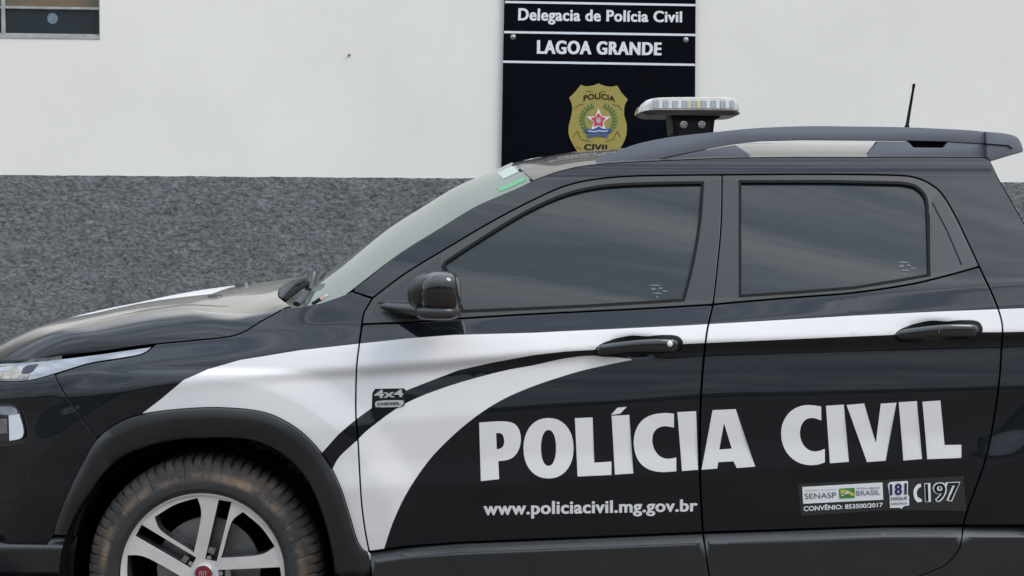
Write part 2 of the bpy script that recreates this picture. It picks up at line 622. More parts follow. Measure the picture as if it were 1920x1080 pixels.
def loft(name, rings, m, parent, caps=True, smooth=50, close=True):
    bm = bmesh.new()
    vs = [[bm.verts.new(tuple(map(float, p))) for p in r] for r in rings]
    k = len(vs[0])
    for a, b in zip(vs[:-1], vs[1:]):
        for i in range(k if close else k - 1):
            try:
                bm.faces.new((a[i], a[(i + 1) % k], b[(i + 1) % k], b[i]))
            except ValueError:
                pass
    if caps and close:
        bm.faces.new(vs[0]); bm.faces.new(vs[-1][::-1])
    bmesh.ops.recalc_face_normals(bm, faces=bm.faces)
    return bm_obj(name, bm, m, parent, smooth=smooth)


def box_bm(bm, lo, hi, mi=0):
    r = bmesh.ops.create_cube(bm, size=1)
    c = (Vector(lo) + Vector(hi)) / 2; d = Vector(hi) - Vector(lo)
    for v in r['verts']:
        v.co = Vector((v.co.x * d.x, v.co.y * d.y, v.co.z * d.z)) + c
    for f in {f for v in r['verts'] for f in v.link_faces}:
        f.material_index = mi


def boxes(name, lst, m, parent=None, bevel=0.0):
    bm = bmesh.new()
    for lo, hi in lst:
        box_bm(bm, lo, hi)
    if bevel:
        bmesh.ops.bevel(bm, geom=list(bm.edges), offset=bevel, segments=2, affect='EDGES')
    return bm_obj(name, bm, m, parent)


# text -> 2d mesh normalised to its own bounding box
def glyphs(s, bold=0.0, spacing=1.0):
    c = bpy.data.curves.new('text', 'FONT')
    c.body = s; c.size = 1; c.offset = bold; c.space_character = spacing; c.resolution_u = 4
    o = bpy.data.objects.new('text', c)
    COL.objects.link(o)
    bpy.context.view_layer.update()
    me = bpy.data.meshes.new_from_object(o.evaluated_get(bpy.context.evaluated_depsgraph_get()))
    V = np.array([v.co[:2] for v in me.vertices]); Fc = [tuple(p.vertices) for p in me.polygons]
    bpy.data.objects.remove(o); bpy.data.curves.remove(c); bpy.data.meshes.remove(me)
    lo, hi = V.min(0), V.max(0)
    return (V - lo) / (hi - lo), Fc


def embolden(V, Fc, bold, n):
    """Heavier strokes: the outline stamped several times with small shifts, each a hair above the last."""
    if bold <= .02:
        return V, Fc, np.zeros(len(V))
    d = (bold - .02) / .55 / n * 1.0
    Vs, Fs, lv = [], [], []
    for k, (sx_, sy_) in enumerate(((-1, 0), (-.5, 0), (0, 0), (.5, 0), (1, 0))):
        b = len(V) * k
        Vs.append(V + np.array([sx_ * d, sy_])); Fs += [tuple(i + b for i in f) for f in Fc]
        lv.append(np.full(len(V), k * .00012))
    Vn = np.concatenate(Vs)
    lo, hi = Vn.min(0), Vn.max(0)
    return (Vn - lo) / (hi - lo), Fs, np.concatenate(lv)


def quad_map(V, q):
    """q = px corners: top-left, top-right, bottom-right, bottom-left."""
    q = np.array(q, float); x = V[:, :1]; y = V[:, 1:2]
    return (q[3] * (1 - x) + q[2] * x) * (1 - y) + (q[0] * (1 - x) + q[1] * x) * y


# ------------------------------------------------------------------ ground and building
WSL = .06
WY = 7.4


def W(u, v, lift=0.0):
    """Point on the station wall seen through a pixel, lifted towards the street."""
    u = np.asarray(u, float); v = np.asarray(v, float)
    d = cr * ((u - 960) / F)[..., None] + cu * ((540 - v) / F)[..., None] + f0
    t = (WY - lift) / (d[..., 1] - WSL * d[..., 0])
    return CAMP + d * t[..., None]


def ground():
    bm = bmesh.new()
    for x0, y0, x1, y1, m in ((-900, -900, 900, 900, 0),):
        bm.faces.new([bm.verts.new(p) for p in ((x0, y0, 0), (x1, y0, 0), (x1, y1, 0), (x0, y1, 0))])
    o = bm_obj('street', bm, ASPH); o['kind'] = 'structure'
    bm = bmesh.new()
    k = 6.35
    pts = [(-30, k - 1.8), (30, k + 1.8), (30, k + 4), (-30, k + 2)]
    lo = [bm.verts.new((x, y, 0)) for x, y in pts]; hi = [bm.verts.new((x, y, .14)) for x, y in pts]
    bm.faces.new(hi)
    for i in range(4):
        bm.faces.new((lo[i], lo[(i + 1) % 4], hi[(i + 1) % 4], hi[i]))
    bmesh.ops.recalc_face_normals(bm, faces=bm.faces)
    o = bm_obj('pavement', bm, CONC); o['kind'] = 'structure'
    # unseen ridge added behind the camera, giving the paint a dark reflected horizon
    bm = bmesh.new()
    rows = []
    rg = np.random.default_rng(8)
    NX = 640
    for j, (yy, hh) in enumerate(((-14, 0), (-17, 1.8), (-24, 3.2), (-40, 4.6), (-90, 7))):
        r = []
        blob = np.convolve(rg.normal(0, 1, NX + 13), np.hanning(13) / 3.2, 'valid')
        for i in range(NX + 1):
            x = -160 + i * 320 / NX
            h = hh * (1 + .16 * blob[i] + .22 * math.sin(x * .21 + j) + .15 * math.sin(x * .53 + 2 * j) + .08 * math.sin(x * 1.7))
            r.append(bm.verts.new((x, yy - abs(x) * .02, h - .02)))
        rows.append(r)
    for a, b in zip(rows[:-1], rows[1:]):
        for i in range(NX):
            bm.faces.new((a[i], b[i], b[i + 1], a[i + 1]))
    bmesh.ops.recalc_face_normals(bm, faces=bm.faces)
    o = bm_obj('added_dark_ridge', bm, RIDGEM, smooth=80); o['kind'] = 'structure'


ground()

bld = empty('police_station', (0, 7.4, 0), 'white plastered police station with a rough grey lower wall', 'building')


def wall_boxes():
    ex = Vector((1, WSL, 0)).normalized()
    ey = Vector((-WSL, 1, 0)).normalized()      # into the building
    org = Vector((0, WY, 0))

    def loc(p):
        d = Vector(p) - org
        return d.dot(ex), d.z
    x0, z1 = loc(W(-190., -240.)); x1, z0 = loc(W(187.5, 69.))
    _, zd = loc(W(465., 331.5))
    MT = Matrix.Translation(org) @ Matrix(((ex.x, ey.x, 0, 0), (ex.y, ey.y, 0, 0), (0, 0, 1, 0), (0, 0, 0, 1)))

    def put(name, lst, m, parent, bevel=0):
        o = boxes(name, lst, m, parent, bevel)
        o.data.transform(MT)
        return o
    H = 4.3; XL, XR = -9, 10
    lst = [((XL, 0, zd), (x0, .2, H)), ((x0, 0, zd), (x1, .2, z0)), ((x0, 0, z1), (x1, .2, H)), ((x1, 0, zd), (XR, .2, H)),
           ((XL, .2, 0), (XL + .2, 6, H)), ((XR - .2, .2, 0), (XR, 6, H)), ((XL, 5.8, 0), (XR, 6, H))]
    put('wall', lst, PLASTER, bld)
    put('roof', [((XL - .1, -.05, H), (XR + .1, 6.1, H + .15))], CONC, bld)
    # rough lower wall: a real relief of render, standing a little proud of the plaster
    nx, nz = 660, 60
    rng = np.random.default_rng(3)
    vs, fs = [], []
    xa, xb = -9.0, 10.0
    rel = rng.normal(0, .003, (nz + 1, nx + 1))
    for j in range(nz + 1):
        for i in range(nx + 1):
            x = xa + (xb - xa) * i / nx
            z = zd * j / nz
            if j == nz:
                z += .0015 * math.sin(i * .6) * math.sin(i * .23) + rng.normal(0, .0008)
            vs.append((x, -.012 + rel[j, i] if 0 < j < nz else -.010, z))
    for j in range(nz):
        for i in range(nx):
            a = j * (nx + 1) + i
            fs.append((a, a + 1, a + nx + 2, a + nx + 1))
    k = len(vs)
    for i in range(nx + 1):
        x, y, z = vs[nz * (nx + 1) + i]
        vs.append((x, .12, z))
    for i in range(nx):
        a = nz * (nx + 1) + i
        fs.append((a, a + 1, k + i + 1, k + i))
    o = mesh('rough_lower_wall', vs, fs, DADO, bld, smooth=True, sharp=50)
    o.data.transform(MT)
    put('wall_base', [((XL, .0, 0), (XR, .2, zd))], PLASTER, bld)
    # tilting window
    wz = lambda v: loc(W(90., v))[1]
    wx = lambda u: loc(W(u, 40.))[0]
    win = empty('window', tuple(W(90., 69., 0)), parent=bld)
    d0, d1 = .03, .075
    fr = []
    L_, R_, B_ = wx(-190.), wx(187.5), z0
    for a, b in ((-190, -184), (-1, 5.5), (183, 187.5)):
        fr.append(((wx(float(a)), d0, z0), (wx(float(b)), d1, z1)))
    fr.append(((L_, d0, z0), (R_, d1 + .02, wz(61.5))))
    for v in (13, -47, -107, -167):
        fr.append(((L_, d0 + .003, wz(v + 2.5)), (R_, d1 - .003, wz(v - 2.5))))
    put('frame', fr, FRAME, win, .002)
    put('sill', [((L_, -.004, z0 - .012), (R_, .2, z0 + .004))], FRAME, win)
    for k, v in enumerate((61.5, 10.5, -49.5, -109.5, -169.5)):
        tp = (15.5, -44.5, -104.5, -164.5, -240)[k]
        for a, b in ((-184, -1), (5.5, 183)):
            o = put('pane', [((wx(float(a)), .048, wz(v)), (wx(float(b)), .054, wz(tp)))], PANE if k != 1 else PANEB, win)
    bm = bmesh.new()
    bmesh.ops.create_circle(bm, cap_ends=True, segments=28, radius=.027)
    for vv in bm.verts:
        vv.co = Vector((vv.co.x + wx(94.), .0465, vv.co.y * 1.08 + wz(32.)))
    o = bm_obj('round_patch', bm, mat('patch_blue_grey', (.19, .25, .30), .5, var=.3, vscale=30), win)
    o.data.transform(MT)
    put('room', [((L_ - .3, 1.2, z0 - 1), (R_ + .3, 1.3, z1 + .3))], DARK, bld)
    bm = bmesh.new()
    bmesh.ops.create_cone(bm, cap_ends=True, segments=10, radius1=.007, radius2=.005, depth=.02)
    c = Vector(W(655., 103., .004))
    bmesh.ops.rotate(bm, verts=bm.verts, matrix=Matrix.Rotation(math.pi / 2, 3, 'X'))
    bmesh.ops.translate(bm, verts=bm.verts, vec=c)
    bm_obj('wall_plug', bm, GOLDL, bld)


wall_boxes()


def flat(name, poly, lift, m, parent, th=.0015, holes=()):
    """Thin flat piece on the station wall."""
    V, T = cdt([list(poly)] + list(holes), 0, 0)
    c = V[T].mean(1); ok = inside(poly, c)
    for h in holes:
        ok &= ~inside(h, c)
    T = T[ok]
    a = np.cross(V[T[:, 1]] - V[T[:, 0]], V[T[:, 2]] - V[T[:, 0]])
    T = np.where((a > 0)[:, None], T[:, ::-1], T)
    A = W(V[:, 0], V[:, 1], lift); B = W(V[:, 0], V[:, 1], lift) - (W(V[:, 0], V[:, 1], lift) - W(V[:, 0], V[:, 1], lift - th)) 
    n = len(V)
    verts = list(A) + list(B); faces = [tuple(t) for t in T]
    cnt = {}
    for t in T:
        for k in range(3):
            cnt[(t[k], t[(k + 1) % 3])] = 1
    for (p, q) in cnt:
        if (q, p) not in cnt:
            faces.append((q, p, n + p, n + q))
    return mesh(name, verts, faces, m, parent)


def flat_text(name, s, q, lift, m, parent, bold=0.0, spacing=1.0, warp=None):
    V, Fc = glyphs(s, min(bold, .02), spacing)
    V, Fc, lv = embolden(V, Fc, bold, len(s))
    p = quad_map(V, q)
    if warp:
        p = warp(p)
    return mesh(name, W(p[:, 0], p[:, 1], lift + lv), Fc, m, parent)


def build_sign():
    s = empty('station_sign', tuple(W(1123., 200., 0.)),
              'tall black sign with white lettering and a gold police badge on the white wall', 'sign')
    SL = .022
    flat('panel', [(948, -120), (1305, -120), (1304, 60), (1302, 420), (938, 420), (943, 120)], SL, SIGNM, s, th=.02)
    for (a, b, c, d) in ((947, 1.5, 1304, 7.5), (945, 58, 1304, 63.5), (943, 113.5, 1303, 119.5), (947, -58, 1304, -52)):
        flat('white_line', [(a, b), (c, d), (c, d + 4.2), (a, b + 4.2)], SL + .002, STRIP, s)
    T = SL + .0015
    flat_text('lettering', 'Delegacia de Polícia Civil', [(972, 15), (1279, 21), (1279, 48.5), (971, 45.5)], T, WHITEP, s, .045, 1.07)
    flat_text('lettering', 'LAGOA GRANDE', [(1007, 75), (1241, 79.5), (1240, 104), (1006.5, 101)], T, WHITEP, s, .05, 1.12)
    for (x, y) in ((962, 69.5), (1286, 75), (956, 319), (1296, 322)):
        bm = bmesh.new()
        bmesh.ops.create_uvsphere(bm, u_segments=14, v_segments=8, radius=.0155)
        for v in bm.verts:
            v.co.y *= .5
        bmesh.ops.translate(bm, verts=bm.verts, vec=Vector(W(float(x), float(y), SL + .002)))
        bm_obj('screw', bm, SCREW, s, smooth=60)
    # badge; coordinates in a 1080 px enlargement of (1050,150)-(1200,300)
    k = 150 / 1080
    g = lambda pts: [(1050 + x * k, 150 + y * k) for x, y in pts]
    sh = spl([(520, 45), (600, 78), (690, 90), (775, 75)], 5) + spl([(775, 75), (830, 170), (915, 262)], 5)[1:] \
        + spl([(915, 262), (872, 350), (868, 480), (900, 600), (895, 740), (850, 860), (780, 960), (680, 1040), (520, 1085),
               (370, 1050), (260, 990), (180, 880), (125, 760), (115, 640), (145, 510), (165, 400), (155, 320), (122, 240)], 4)[1:] \
        + spl([(122, 240), (200, 165), (280, 65)], 5)[1:] + spl([(280, 65), (350, 85), (440, 75), (520, 45)], 5)[1:-1]
    badge = flat('badge', g(sh), SL + .008, GOLD, s, th=.008)
    bl = SL + .0095
    def arc(amp):
        def f(p):
            m = (p[:, 0].min() + p[:, 0].max()) / 2; h = (p[:, 0].max() - p[:, 0].min()) / 2
            p = p.copy(); p[:, 1] += amp * ((p[:, 0] - m) / h) ** 2
            return p
        return f
    flat_text('lettering', 'POLÍCIA', g([(318, 155), (745, 172), (745, 262), (318, 250)]), bl, BLACKP, badge, .03, 1.05, arc(5.0))
    flat_text('lettering', 'CIVIL', g([(325, 862), (680, 872), (680, 955), (325, 945)]), bl, BLACKP, badge, .045, 1.1)
    def star(cx, cy, R, r, rot=0):
        return [(cx + (R if i % 2 == 0 else r) * math.sin(rot + i * math.pi / 5), cy - (R if i % 2 == 0 else r) * math.cos(rot + i * math.pi / 5)) for i in range(10)]
    flat('star', g(star(520, 550, 172, 72)), bl + .001, WHITEP, badge)
    flat('star_core', g(star(520, 545, 105, 62)), bl + .003, REDP, badge)
    flat('star_core', g([(520 + 34 * math.cos(t), 545 + 40 * math.sin(t)) for t in np.linspace(0, 6.28, 15)[:-1]]), bl + .005, PALE, badge)
    for sgn in (-1, 1):
        V, Fa = [], []
        for i in range(11):
            t = i / 10
            a = math.radians(-62 + t * 118) if sgn > 0 else math.radians(242 - t * 118)
            cx, cy = 520 + 222 * math.cos(a) * 1.0, 540 + 205 * math.sin(a)
            for da in (.75, -.75):
                d = a + math.pi / 2 * (-sgn) + da * sgn
                ex, ey = math.cos(d), math.sin(d)
                nx, ny = -ey, ex
                b = len(V)
                V += [(cx, cy), (cx + ex * 27 + nx * 15, cy + ey * 27 + ny * 15), (cx + ex * 56, cy + ey * 56), (cx + ex * 27 - nx * 15, cy + ey * 27 - ny * 15)]
                Fa.append((b, b + 1, b + 2, b + 3))
        p = np.array(g(V))
        mesh('wreath', W(p[:, 0], p[:, 1], bl), Fa, LEAFP, badge)
    flat('ribbon', g(spl([(335, 655), (430, 665), (520, 640), (610, 662), (690, 655)], 4) + spl([(690, 700), (610, 715), (520, 690), (430, 715), (335, 700)], 4)), bl + .003, BLUEP, badge)
    flat('ribbon', g(spl([(365, 725), (520, 700), (650, 725)], 4) + spl([(640, 780), (520, 755), (375, 780)], 4)), bl + .002, mat('ribbon_dull_blue', (.07, .10, .2), .5), badge)
    flat('ribbon_band', g([(375, 682), (470, 692), (520, 678), (600, 688), (650, 680), (650, 690), (600, 700), (520, 690), (470, 704), (375, 694)]), bl + .0045, WHITEP, badge)
    # engraved lines of the shield
    for pts in ([(200, 390), (250, 340), (320, 320)], [(830, 400), (790, 345), (710, 330)], [(180, 770), (235, 690), (280, 795)],
                [(720, 800), (770, 690), (820, 770)], [(280, 800), (420, 830)], [(620, 830), (740, 790)], [(350, 150), (440, 155)],
                [(540, 160), (620, 155)], [(215, 900), (295, 930)]):
        q = np.array(pts, float)
        for a, b in zip(q[:-1], q[1:]):
            n = np.array([-(b - a)[1], (b - a)[0]]); n /= np.hypot(*n)
            flat('engraved_line', g([a + n * 5, b + n * 5, b - n * 5, a - n * 5]), bl, GOLDL, badge, th=.0008)


build_sign()

# ------------------------------------------------------------------ the truck
hub = U(380., 1078., D + .03)
truck = empty('police_pickup', (0, D + .9, 0), 'black and white double cab police pickup truck with a light bar on its roof', 'pickup truck')
YC = D + .92                      # centre plane


def mirror_y(P):
    P = np.array(P, float).copy(); P[..., 1] = 2 * YC - P[..., 1]
    return P


# shared traced lines
HOODLINE = spl([(7.5, 677), (75, 673), (169, 662), (277, 647), (360, 639), (431, 631), (462, 620), (487, 604), (536, 577)], 6)
ARCH_O = spl([(101, 1002), (109, 972), (127, 927), (150, 879), (182, 824), (225, 792), (268, 777), (337, 768), (412, 765), (487, 772),
              (532, 789), (570, 815), (607, 856), (634, 905), (652, 957), (667, 1008), (678, 1029), (691, 1040), (695, 1062), (697, 1095)], 5)
ARCH_I = spl([(144, 1004), (150, 980), (169, 931), (195, 890), (232, 856), (281, 836), (337, 824), (394, 821), (450, 822), (495, 832),
              (536, 856), (566, 886), (589, 924), (607, 972), (622, 1032), (628, 1077), (631, 1097)], 5)
SEAM = spl([(103, 703), (112, 724), (134, 757), (163, 799), (182, 822)], 5)
LAMPB = spl([(285, 651), (277, 659), (262, 666), (225, 673), (169, 682), (112, 699), (67, 712), (30, 716), (-20, 714), (-110, 708)], 5)
GAPA = spl([(699, 559), (688, 577), (681, 594), (673, 649), (668, 696), (667, 776), (671, 829), (677, 935), (684, 993), (692, 1035)], 6)
GAPTOP_F = spl([(699, 559), (760, 513), (847, 460), (927, 413), (1000, 375), (1060, 349), (1120, 336), (1200, 330), (1354, 328)], 6)
GAPTOP_R = spl([(1354, 328), (1539, 327), (1678, 329), (1719, 334), (1747, 347), (1767, 365), (1789, 401), (1811, 446), (1836, 500)], 6)
GAPC = spl([(1836, 500), (1861, 553), (1875, 590), (1880, 618), (1878, 655), (1875, 704), (1868, 760), (1858, 820), (1845, 872), (1830, 915), (1815, 955), (1806, 985)], 6)
GAPB_UP = spl([(1354, 328), (1352, 420), (1345, 500), (1337, 571)], 6)
GAPB_LO = spl([(1337, 571), (1327, 614), (1322, 650), (1316, 717), (1313, 780), (1312, 860), (1314, 930), (1318, 999)], 6)
BELT_F = spl([(679, 608), (770, 604), (866, 597), (980, 590), (1100, 584), (1220, 578), (1337, 571)], 4)
BELT_R = spl([(1337, 571), (1390, 566), (1500, 557), (1600, 549), (1702, 534), (1763, 520), (1812, 507), (1836, 500)], 4)

# livery
UP = [(262, 779), (300, 750), (345, 712), (390, 692), (450, 675), (560, 657), (668, 645), (770, 634), (850, 628), (1000, 624), (1060, 621), (1148, 617),
      (1272, 611), (1325, 608), (1396, 604), (1600, 592), (1763, 584), (1920, 578), (2700, 548)]
DN = [(2700, 592), (1920, 622), (1760, 625), (1670, 628), (1600, 631), (1396, 640), (1281, 645), (1113, 656), (1060, 659), (999, 666), (923, 680), (860, 694), (813, 712), (762, 732)]
BADGE = [(757, 728), (703, 729), (698, 737), (697, 765)]
DN2 = [(668, 786), (634, 815), (600, 853), (540, 815), (480, 800), (337, 790)]
LIV1 = UP + DN + BADGE + DN2
ARC_L = [(624, 878), (637, 856), (668, 827), (696, 801), (759, 757), (841, 724), (937, 697), (1000, 685), (1060, 672), (1113, 667), (1184, 673)]
BK = [(1184, 675), (1148, 682), (1095, 694), (1060, 704), (1000, 724), (937, 752), (879, 791), (826, 839), (793, 878), (759, 931), (735, 984), (718, 1036)]
LIV2 = spl(ARC_L, 4) + spl(BK, 4) + [(715, 1050), (660, 1050), (640, 990)]
LIVERY = [(LIV1, 1), (LIV2, 1)]


def fender():
    poly = HOODLINE[::-1] + []
    i = [k for k, p in enumerate(HOODLINE) if p[0] > 285][0]
    lb = [p for p in LAMPB if p[0] > 104]
    ao = [p for p in ARCH_O if p[0] > 183]
    poly = HOODLINE[i:][::-1] + lb + SEAM + ao + GAPA[::-1] + [(660, 547), (630, 558), (600, 568), (560, 575)]
    return panel('fender', poly, [PAINT, WHITE], truck, decals=LIVERY, gap=2.3, du=6.5, dv=3.5, shear=-.085)


fender()


def bumper():
    ao = [p for p in ARCH_O if p[0] <= 183]
    poly = [p for p in LAMPB if p[0] <= 104] + [(-120, 692), (-200, 700), (-272, 713), (-276, 1012), (-120, 1014), (0, 1018), (15, 1020), (88, 1021), (98, 1008)] + ao + SEAM[::-1][1:]
    fog = FOG_HOUS
    b = panel('front_bumper', poly, PAINT, truck, gap=1.2, du=7, dv=5, holes=[fog])
    # lower plastic apron with its light upper shelf
    low = [(-276, 1012), (-120, 1014), (0, 1018), (15, 1021), (88, 1022), (99, 1009), (143, 1008), (136, 1060), (134, 1190), (-276, 1190)]
    panel('bumper_apron', low, PLAST, b, off=lambda u, v: hf(u, v) - .035 + .04 * np.exp(-np.clip((v - 1012) / 9.0, 0, None) ** 2), du=12, dv=4)
    return b


FOG_HOUS = rnd([(-70, 757), (10, 752), (38, 760), (49, 780), (55, 806), (50, 826), (36, 834), (-70, 842)], 2, 60)
BUMP = bumper()


def lamps():
    # slim upper lamp
    i = [k for k, p in enumerate(HOODLINE) if p[0] > 285][0]
    poly = [(-110, 686)] + [(p[0], p[1] + 4) for p in HOODLINE[:i]] + LAMPB
    h = panel('headlight', poly, [LENS], truck, gap=2.2, du=8, dv=4, lift=.006)
    panel('reflector', rnd([(-60, 688), (30, 686), (34, 700), (52, 702), (50, 711), (-60, 711)], 2, 60), LENSY, h, gap=0, du=8, dv=4, lift=.0005, flange=.006)
    panel('reflector', rnd([(-50, 690), (20, 689), (22, 695), (-50, 697)], 1, 60), LENS, h, du=8, dv=4, lift=-.002, flange=.004)
    panel('reflector', rnd([(46, 687), (70, 683), (58, 698), (40, 700)], 1, 60), POCK, h, du=8, dv=4, lift=.0015, flange=.004)
    # fog / daytime lamp in the bumper corner
    fg = panel('fog_lamp', inset(FOG_HOUS, 1.5), GLOSSB, truck, du=8, dv=5, lift=.006)
    lens = rnd([(-60, 764), (22, 760), (35, 766), (45, 800), (46, 818), (37, 826), (-60, 831)], 2, 60)
    panel('lens', lens, POCK, fg, du=8, dv=5, lift=-.002)
    panel('reflector', rnd([(17, 779), (35, 777), (43, 803), (43, 818), (36, 823), (18, 826)], 1, 60), LAMPW, fg, du=6, dv=5, lift=-.006, flange=.006)
    panel('reflector', rnd([(-20, 765), (20, 763), (30, 768), (33, 778), (14, 778), (-20, 776)], 1, 60), LENS, fg, du=6, dv=5, lift=-.006, flange=.006)
    panel('reflector', rnd([(-30, 790), (12, 786), (14, 812), (-30, 818)], 1, 60), SILV, fg, du=6, dv=5, lift=-.006, flange=.006)


lamps()

RNG = [(0, .0), (.0, -.012), (.04, -.020), (.30, -.026), (.36, -.025), (.92, -.006), (1, .004), (1, .10)]
strip('wheel_arch_trim', ARCH_O, ARCH_I, RNG, PLAST, truck, n=120)


def rear_shift(p):
    return [(x + 1824, y) for x, y in p]


# ---- hood
def hood():
    n = 90
    def res(p, n=n):
        p = np.array(p, float); s = np.r_[0, np.cumsum(np.hypot(*np.diff(p, axis=0).T))]
        t = np.linspace(0, s[-1], n); return np.stack([np.interp(t, s, p[:, 0]), np.interp(t, s, p[:, 1])], 1)
    near = res([(-275, 708), (-200, 695), (-120, 686)] + [(x, y - 1.6) for x, y in HOODLINE] + [(545, 574)])
    cen = res(spl([(-330, 716), (-230, 712), (-110, 706), (-40, 696), (7, 677), (64, 635), (150, 592), (225, 575), (319, 555), (412, 542), (487, 530), (566, 519)], 6))
    P0 = U(near[:, 0], near[:, 1], D + hf(near[:, 0], near[:, 1]) + .004)
    # centre line, marched at the same stations
    P1 = U(cen[:, 0], cen[:, 1], YC + 0 * cen[:, 0])
    tt = np.r_[np.linspace(0, .05, 6)[:-1], np.linspace(.05, .3, 26)[:-1], np.linspace(.3, 1, 24)]
    g = lambda t: np.sin(np.minimum(t / .42, 1) * math.pi / 2) ** .8
    hk = np.array([(0, 0), (.015, .22), (.04, .50), (.075, .71), (.11, .83), (.140, .90), (.155, .915), (.172, .90), (.2, .878), (.24, .876), (.5, .955), (.8, .995), (1, 1)])
    def h(t):
        return np.interp(t, hk[:, 0], hk[:, 1])
    tf = np.linspace(0, 1, 801); hv = h(tf); kk = np.exp(-.5 * (np.arange(-12, 13) / 4.0) ** 2); kk /= kk.sum()
    hs = np.convolve(np.pad(hv, 12, mode='reflect', reflect_type='odd'), kk, 'valid')
    G = []
    sw = np.clip((np.linspace(0, 1, n) - .80) / .19, 0, 1); sw = sw * sw * (3 - 2 * sw)      # the ridge fades out towards the cowl
    for t in tt:
        hr = np.interp(t, [0, .03, .1, .2, .35, .5, .7, 1], [0, .12, .24, .36, .54, .70, .88, 1])
        z = P0[:, 2] + (P1[:, 2] - P0[:, 2]) * (np.interp(t, tf, hs) * (1 - sw) + hr * sw)
        x = P0[:, 0] + (P1[:, 0] - P0[:, 0]) * g(t)
        y = P0[:, 1] + (P1[:, 1] - P0[:, 1]) * t
        G.append(np.stack([x, y, z], 1))
    G = np.array(G)
    GM = mirror_y(G)[::-1][1:]
    A = np.concatenate([G, GM])
    m = len(A)
    verts = A.reshape(-1, 3); faces = []; fm = []
    T = len(tt)
    for j in range(m - 1):
        for i in range(n - 1):
            faces.append((j * n + i, j * n + i + 1, (j + 1) * n + i + 1, (j + 1) * n + i))
            tmid = (tt[j] + tt[j + 1]) / 2 if j < T - 1 else 2.
            fm.append(1 if (.62 < tmid < 2.5 and .464 < i / n < .838) or (.5 < tmid < 2.5 and .318 < i / n < .423) else 0)
    # rolled rear lip
    k = len(verts); lip = []
    verts = list(verts)
    for j in range(m):
        p = A[j, -1]; verts.append((p[0] - .004, p[1], p[2] - .022))
    for j in range(m - 1):
        faces.append((j * n + n - 1, k + j, k + j + 1, (j + 1) * n + n - 1)); fm.append(0)
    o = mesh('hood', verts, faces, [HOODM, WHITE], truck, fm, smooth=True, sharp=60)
    bm = bmesh.new(); bm.from_mesh(o.data); bmesh.ops.recalc_face_normals(bm, faces=bm.faces); bm.to_mesh(o.data); bm.free()
    o.data.set_sharp_from_angle(angle=math.radians(60))
    # washer nozzles
    for (u, v, y) in ((404, 558, D + .48), (455, 533, D + .86)):
        c = U(float(u), float(v), y)
        loft('washer_nozzle', [[(c[0] + r * .03 * math.cos(a), c[1] + r * .02 * math.sin(a), c[2] + dz) for a in np.linspace(0, 2 * math.pi, 11)[:-1]]
                               for r, dz in ((1, -.02), (.9, .004), (.5, .012))], PLAST, o)
    return A[:, -1], A[:, 0]


HOOD_REAR, HOOD_FRONT = hood()

# ---- windscreen, cowl, roof
PILL = spl([(604, 566), (657, 545.5), (747, 477), (827, 427), (893, 387), (973, 352), (1000, 338)], 8)
ROOFE = spl([(1000, 338), (1050, 320), (1115, 308), (1230, 301), (1400, 295), (1622, 294), (1800, 294), (1846, 295), (1857, 303)], 8)


def edge3(p, extra=0.012):
    p = np.array(p, float)
    return U(p[:, 0], p[:, 1], D + hf(p[:, 0], p[:, 1]) + extra)


def cross(Pn, bulge, crown, m, name, parent, nt=48, smooth=True, power=2.4, zb=None):
    """Surface spanning from a near edge to its mirror image with a forward bulge and a crown."""
    A = []
    for t in np.linspace(0, 1, nt):
        s = 1 - abs(2 * t - 1) ** power
        q = Pn.copy()
        q[:, 1] = Pn[:, 1] * (1 - t) + (2 * YC - Pn[:, 1]) * t
        q[:, 0] -= bulge[0] * s
        q[:, 2] += crown * s
        A.append(q)
    A = np.array(A); n = len(Pn)
    faces = [(j * n + i, (j + 1) * n + i, (j + 1) * n + i + 1, j * n + i + 1) for j in range(nt - 1) for i in range(n - 1)]
    o = mesh(name, A.reshape(-1, 3), faces, m, parent, smooth=True)
    bm = bmesh.new(); bm.from_mesh(o.data); bmesh.ops.recalc_face_normals(bm, faces=bm.faces)
    up = sum((f.normal.z for f in bm.faces))
    if up < 0:
        bmesh.ops.reverse_faces(bm, faces=bm.faces)
    bm.to_mesh(o.data); bm.free()
    return o, A


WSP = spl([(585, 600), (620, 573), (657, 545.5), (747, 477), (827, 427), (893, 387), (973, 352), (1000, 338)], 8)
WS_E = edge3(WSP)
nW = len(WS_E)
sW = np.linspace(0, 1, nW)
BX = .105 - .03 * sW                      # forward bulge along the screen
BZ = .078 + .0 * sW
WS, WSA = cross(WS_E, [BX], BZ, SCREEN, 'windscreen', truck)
RE = edge3(ROOFE, .0)
sR = np.linspace(0, 1, len(RE))
RBX = (.105 - .03) * (1 - sR) ** 2
RBZ = np.interp(sR, [0, .12, .5, 1], [.078, .062, .068, .06])
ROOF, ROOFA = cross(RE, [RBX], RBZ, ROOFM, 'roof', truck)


def on_screen(name, s0, s1, t0, t1, m):
    i = np.linspace(s0, s1, 6) * (nW - 1)
    nt = WSA.shape[0]
    V, Fc = [], []
    for t in np.linspace(t0, t1, 5):
        for k in i:
            a = WSA[int(t * (nt - 1)) : int(t * (nt - 1)) + 2]
            f = t * (nt - 1) - int(t * (nt - 1))
            q = a[0] * (1 - f) + a[-1] * f
            kk = int(min(k, nW - 2)); p = q[kk] * (1 - (k - kk)) + q[kk + 1] * (k - kk)
            V.append(p + np.array([-.0007, -.0003, .001]))
    for r in range(4):
        for c in range(5):
            Fc.append((r * 6 + c, r * 6 + c + 1, r * 6 + c + 7, r * 6 + c + 6))
    mesh(name, V, Fc, m, WS, smooth=True)


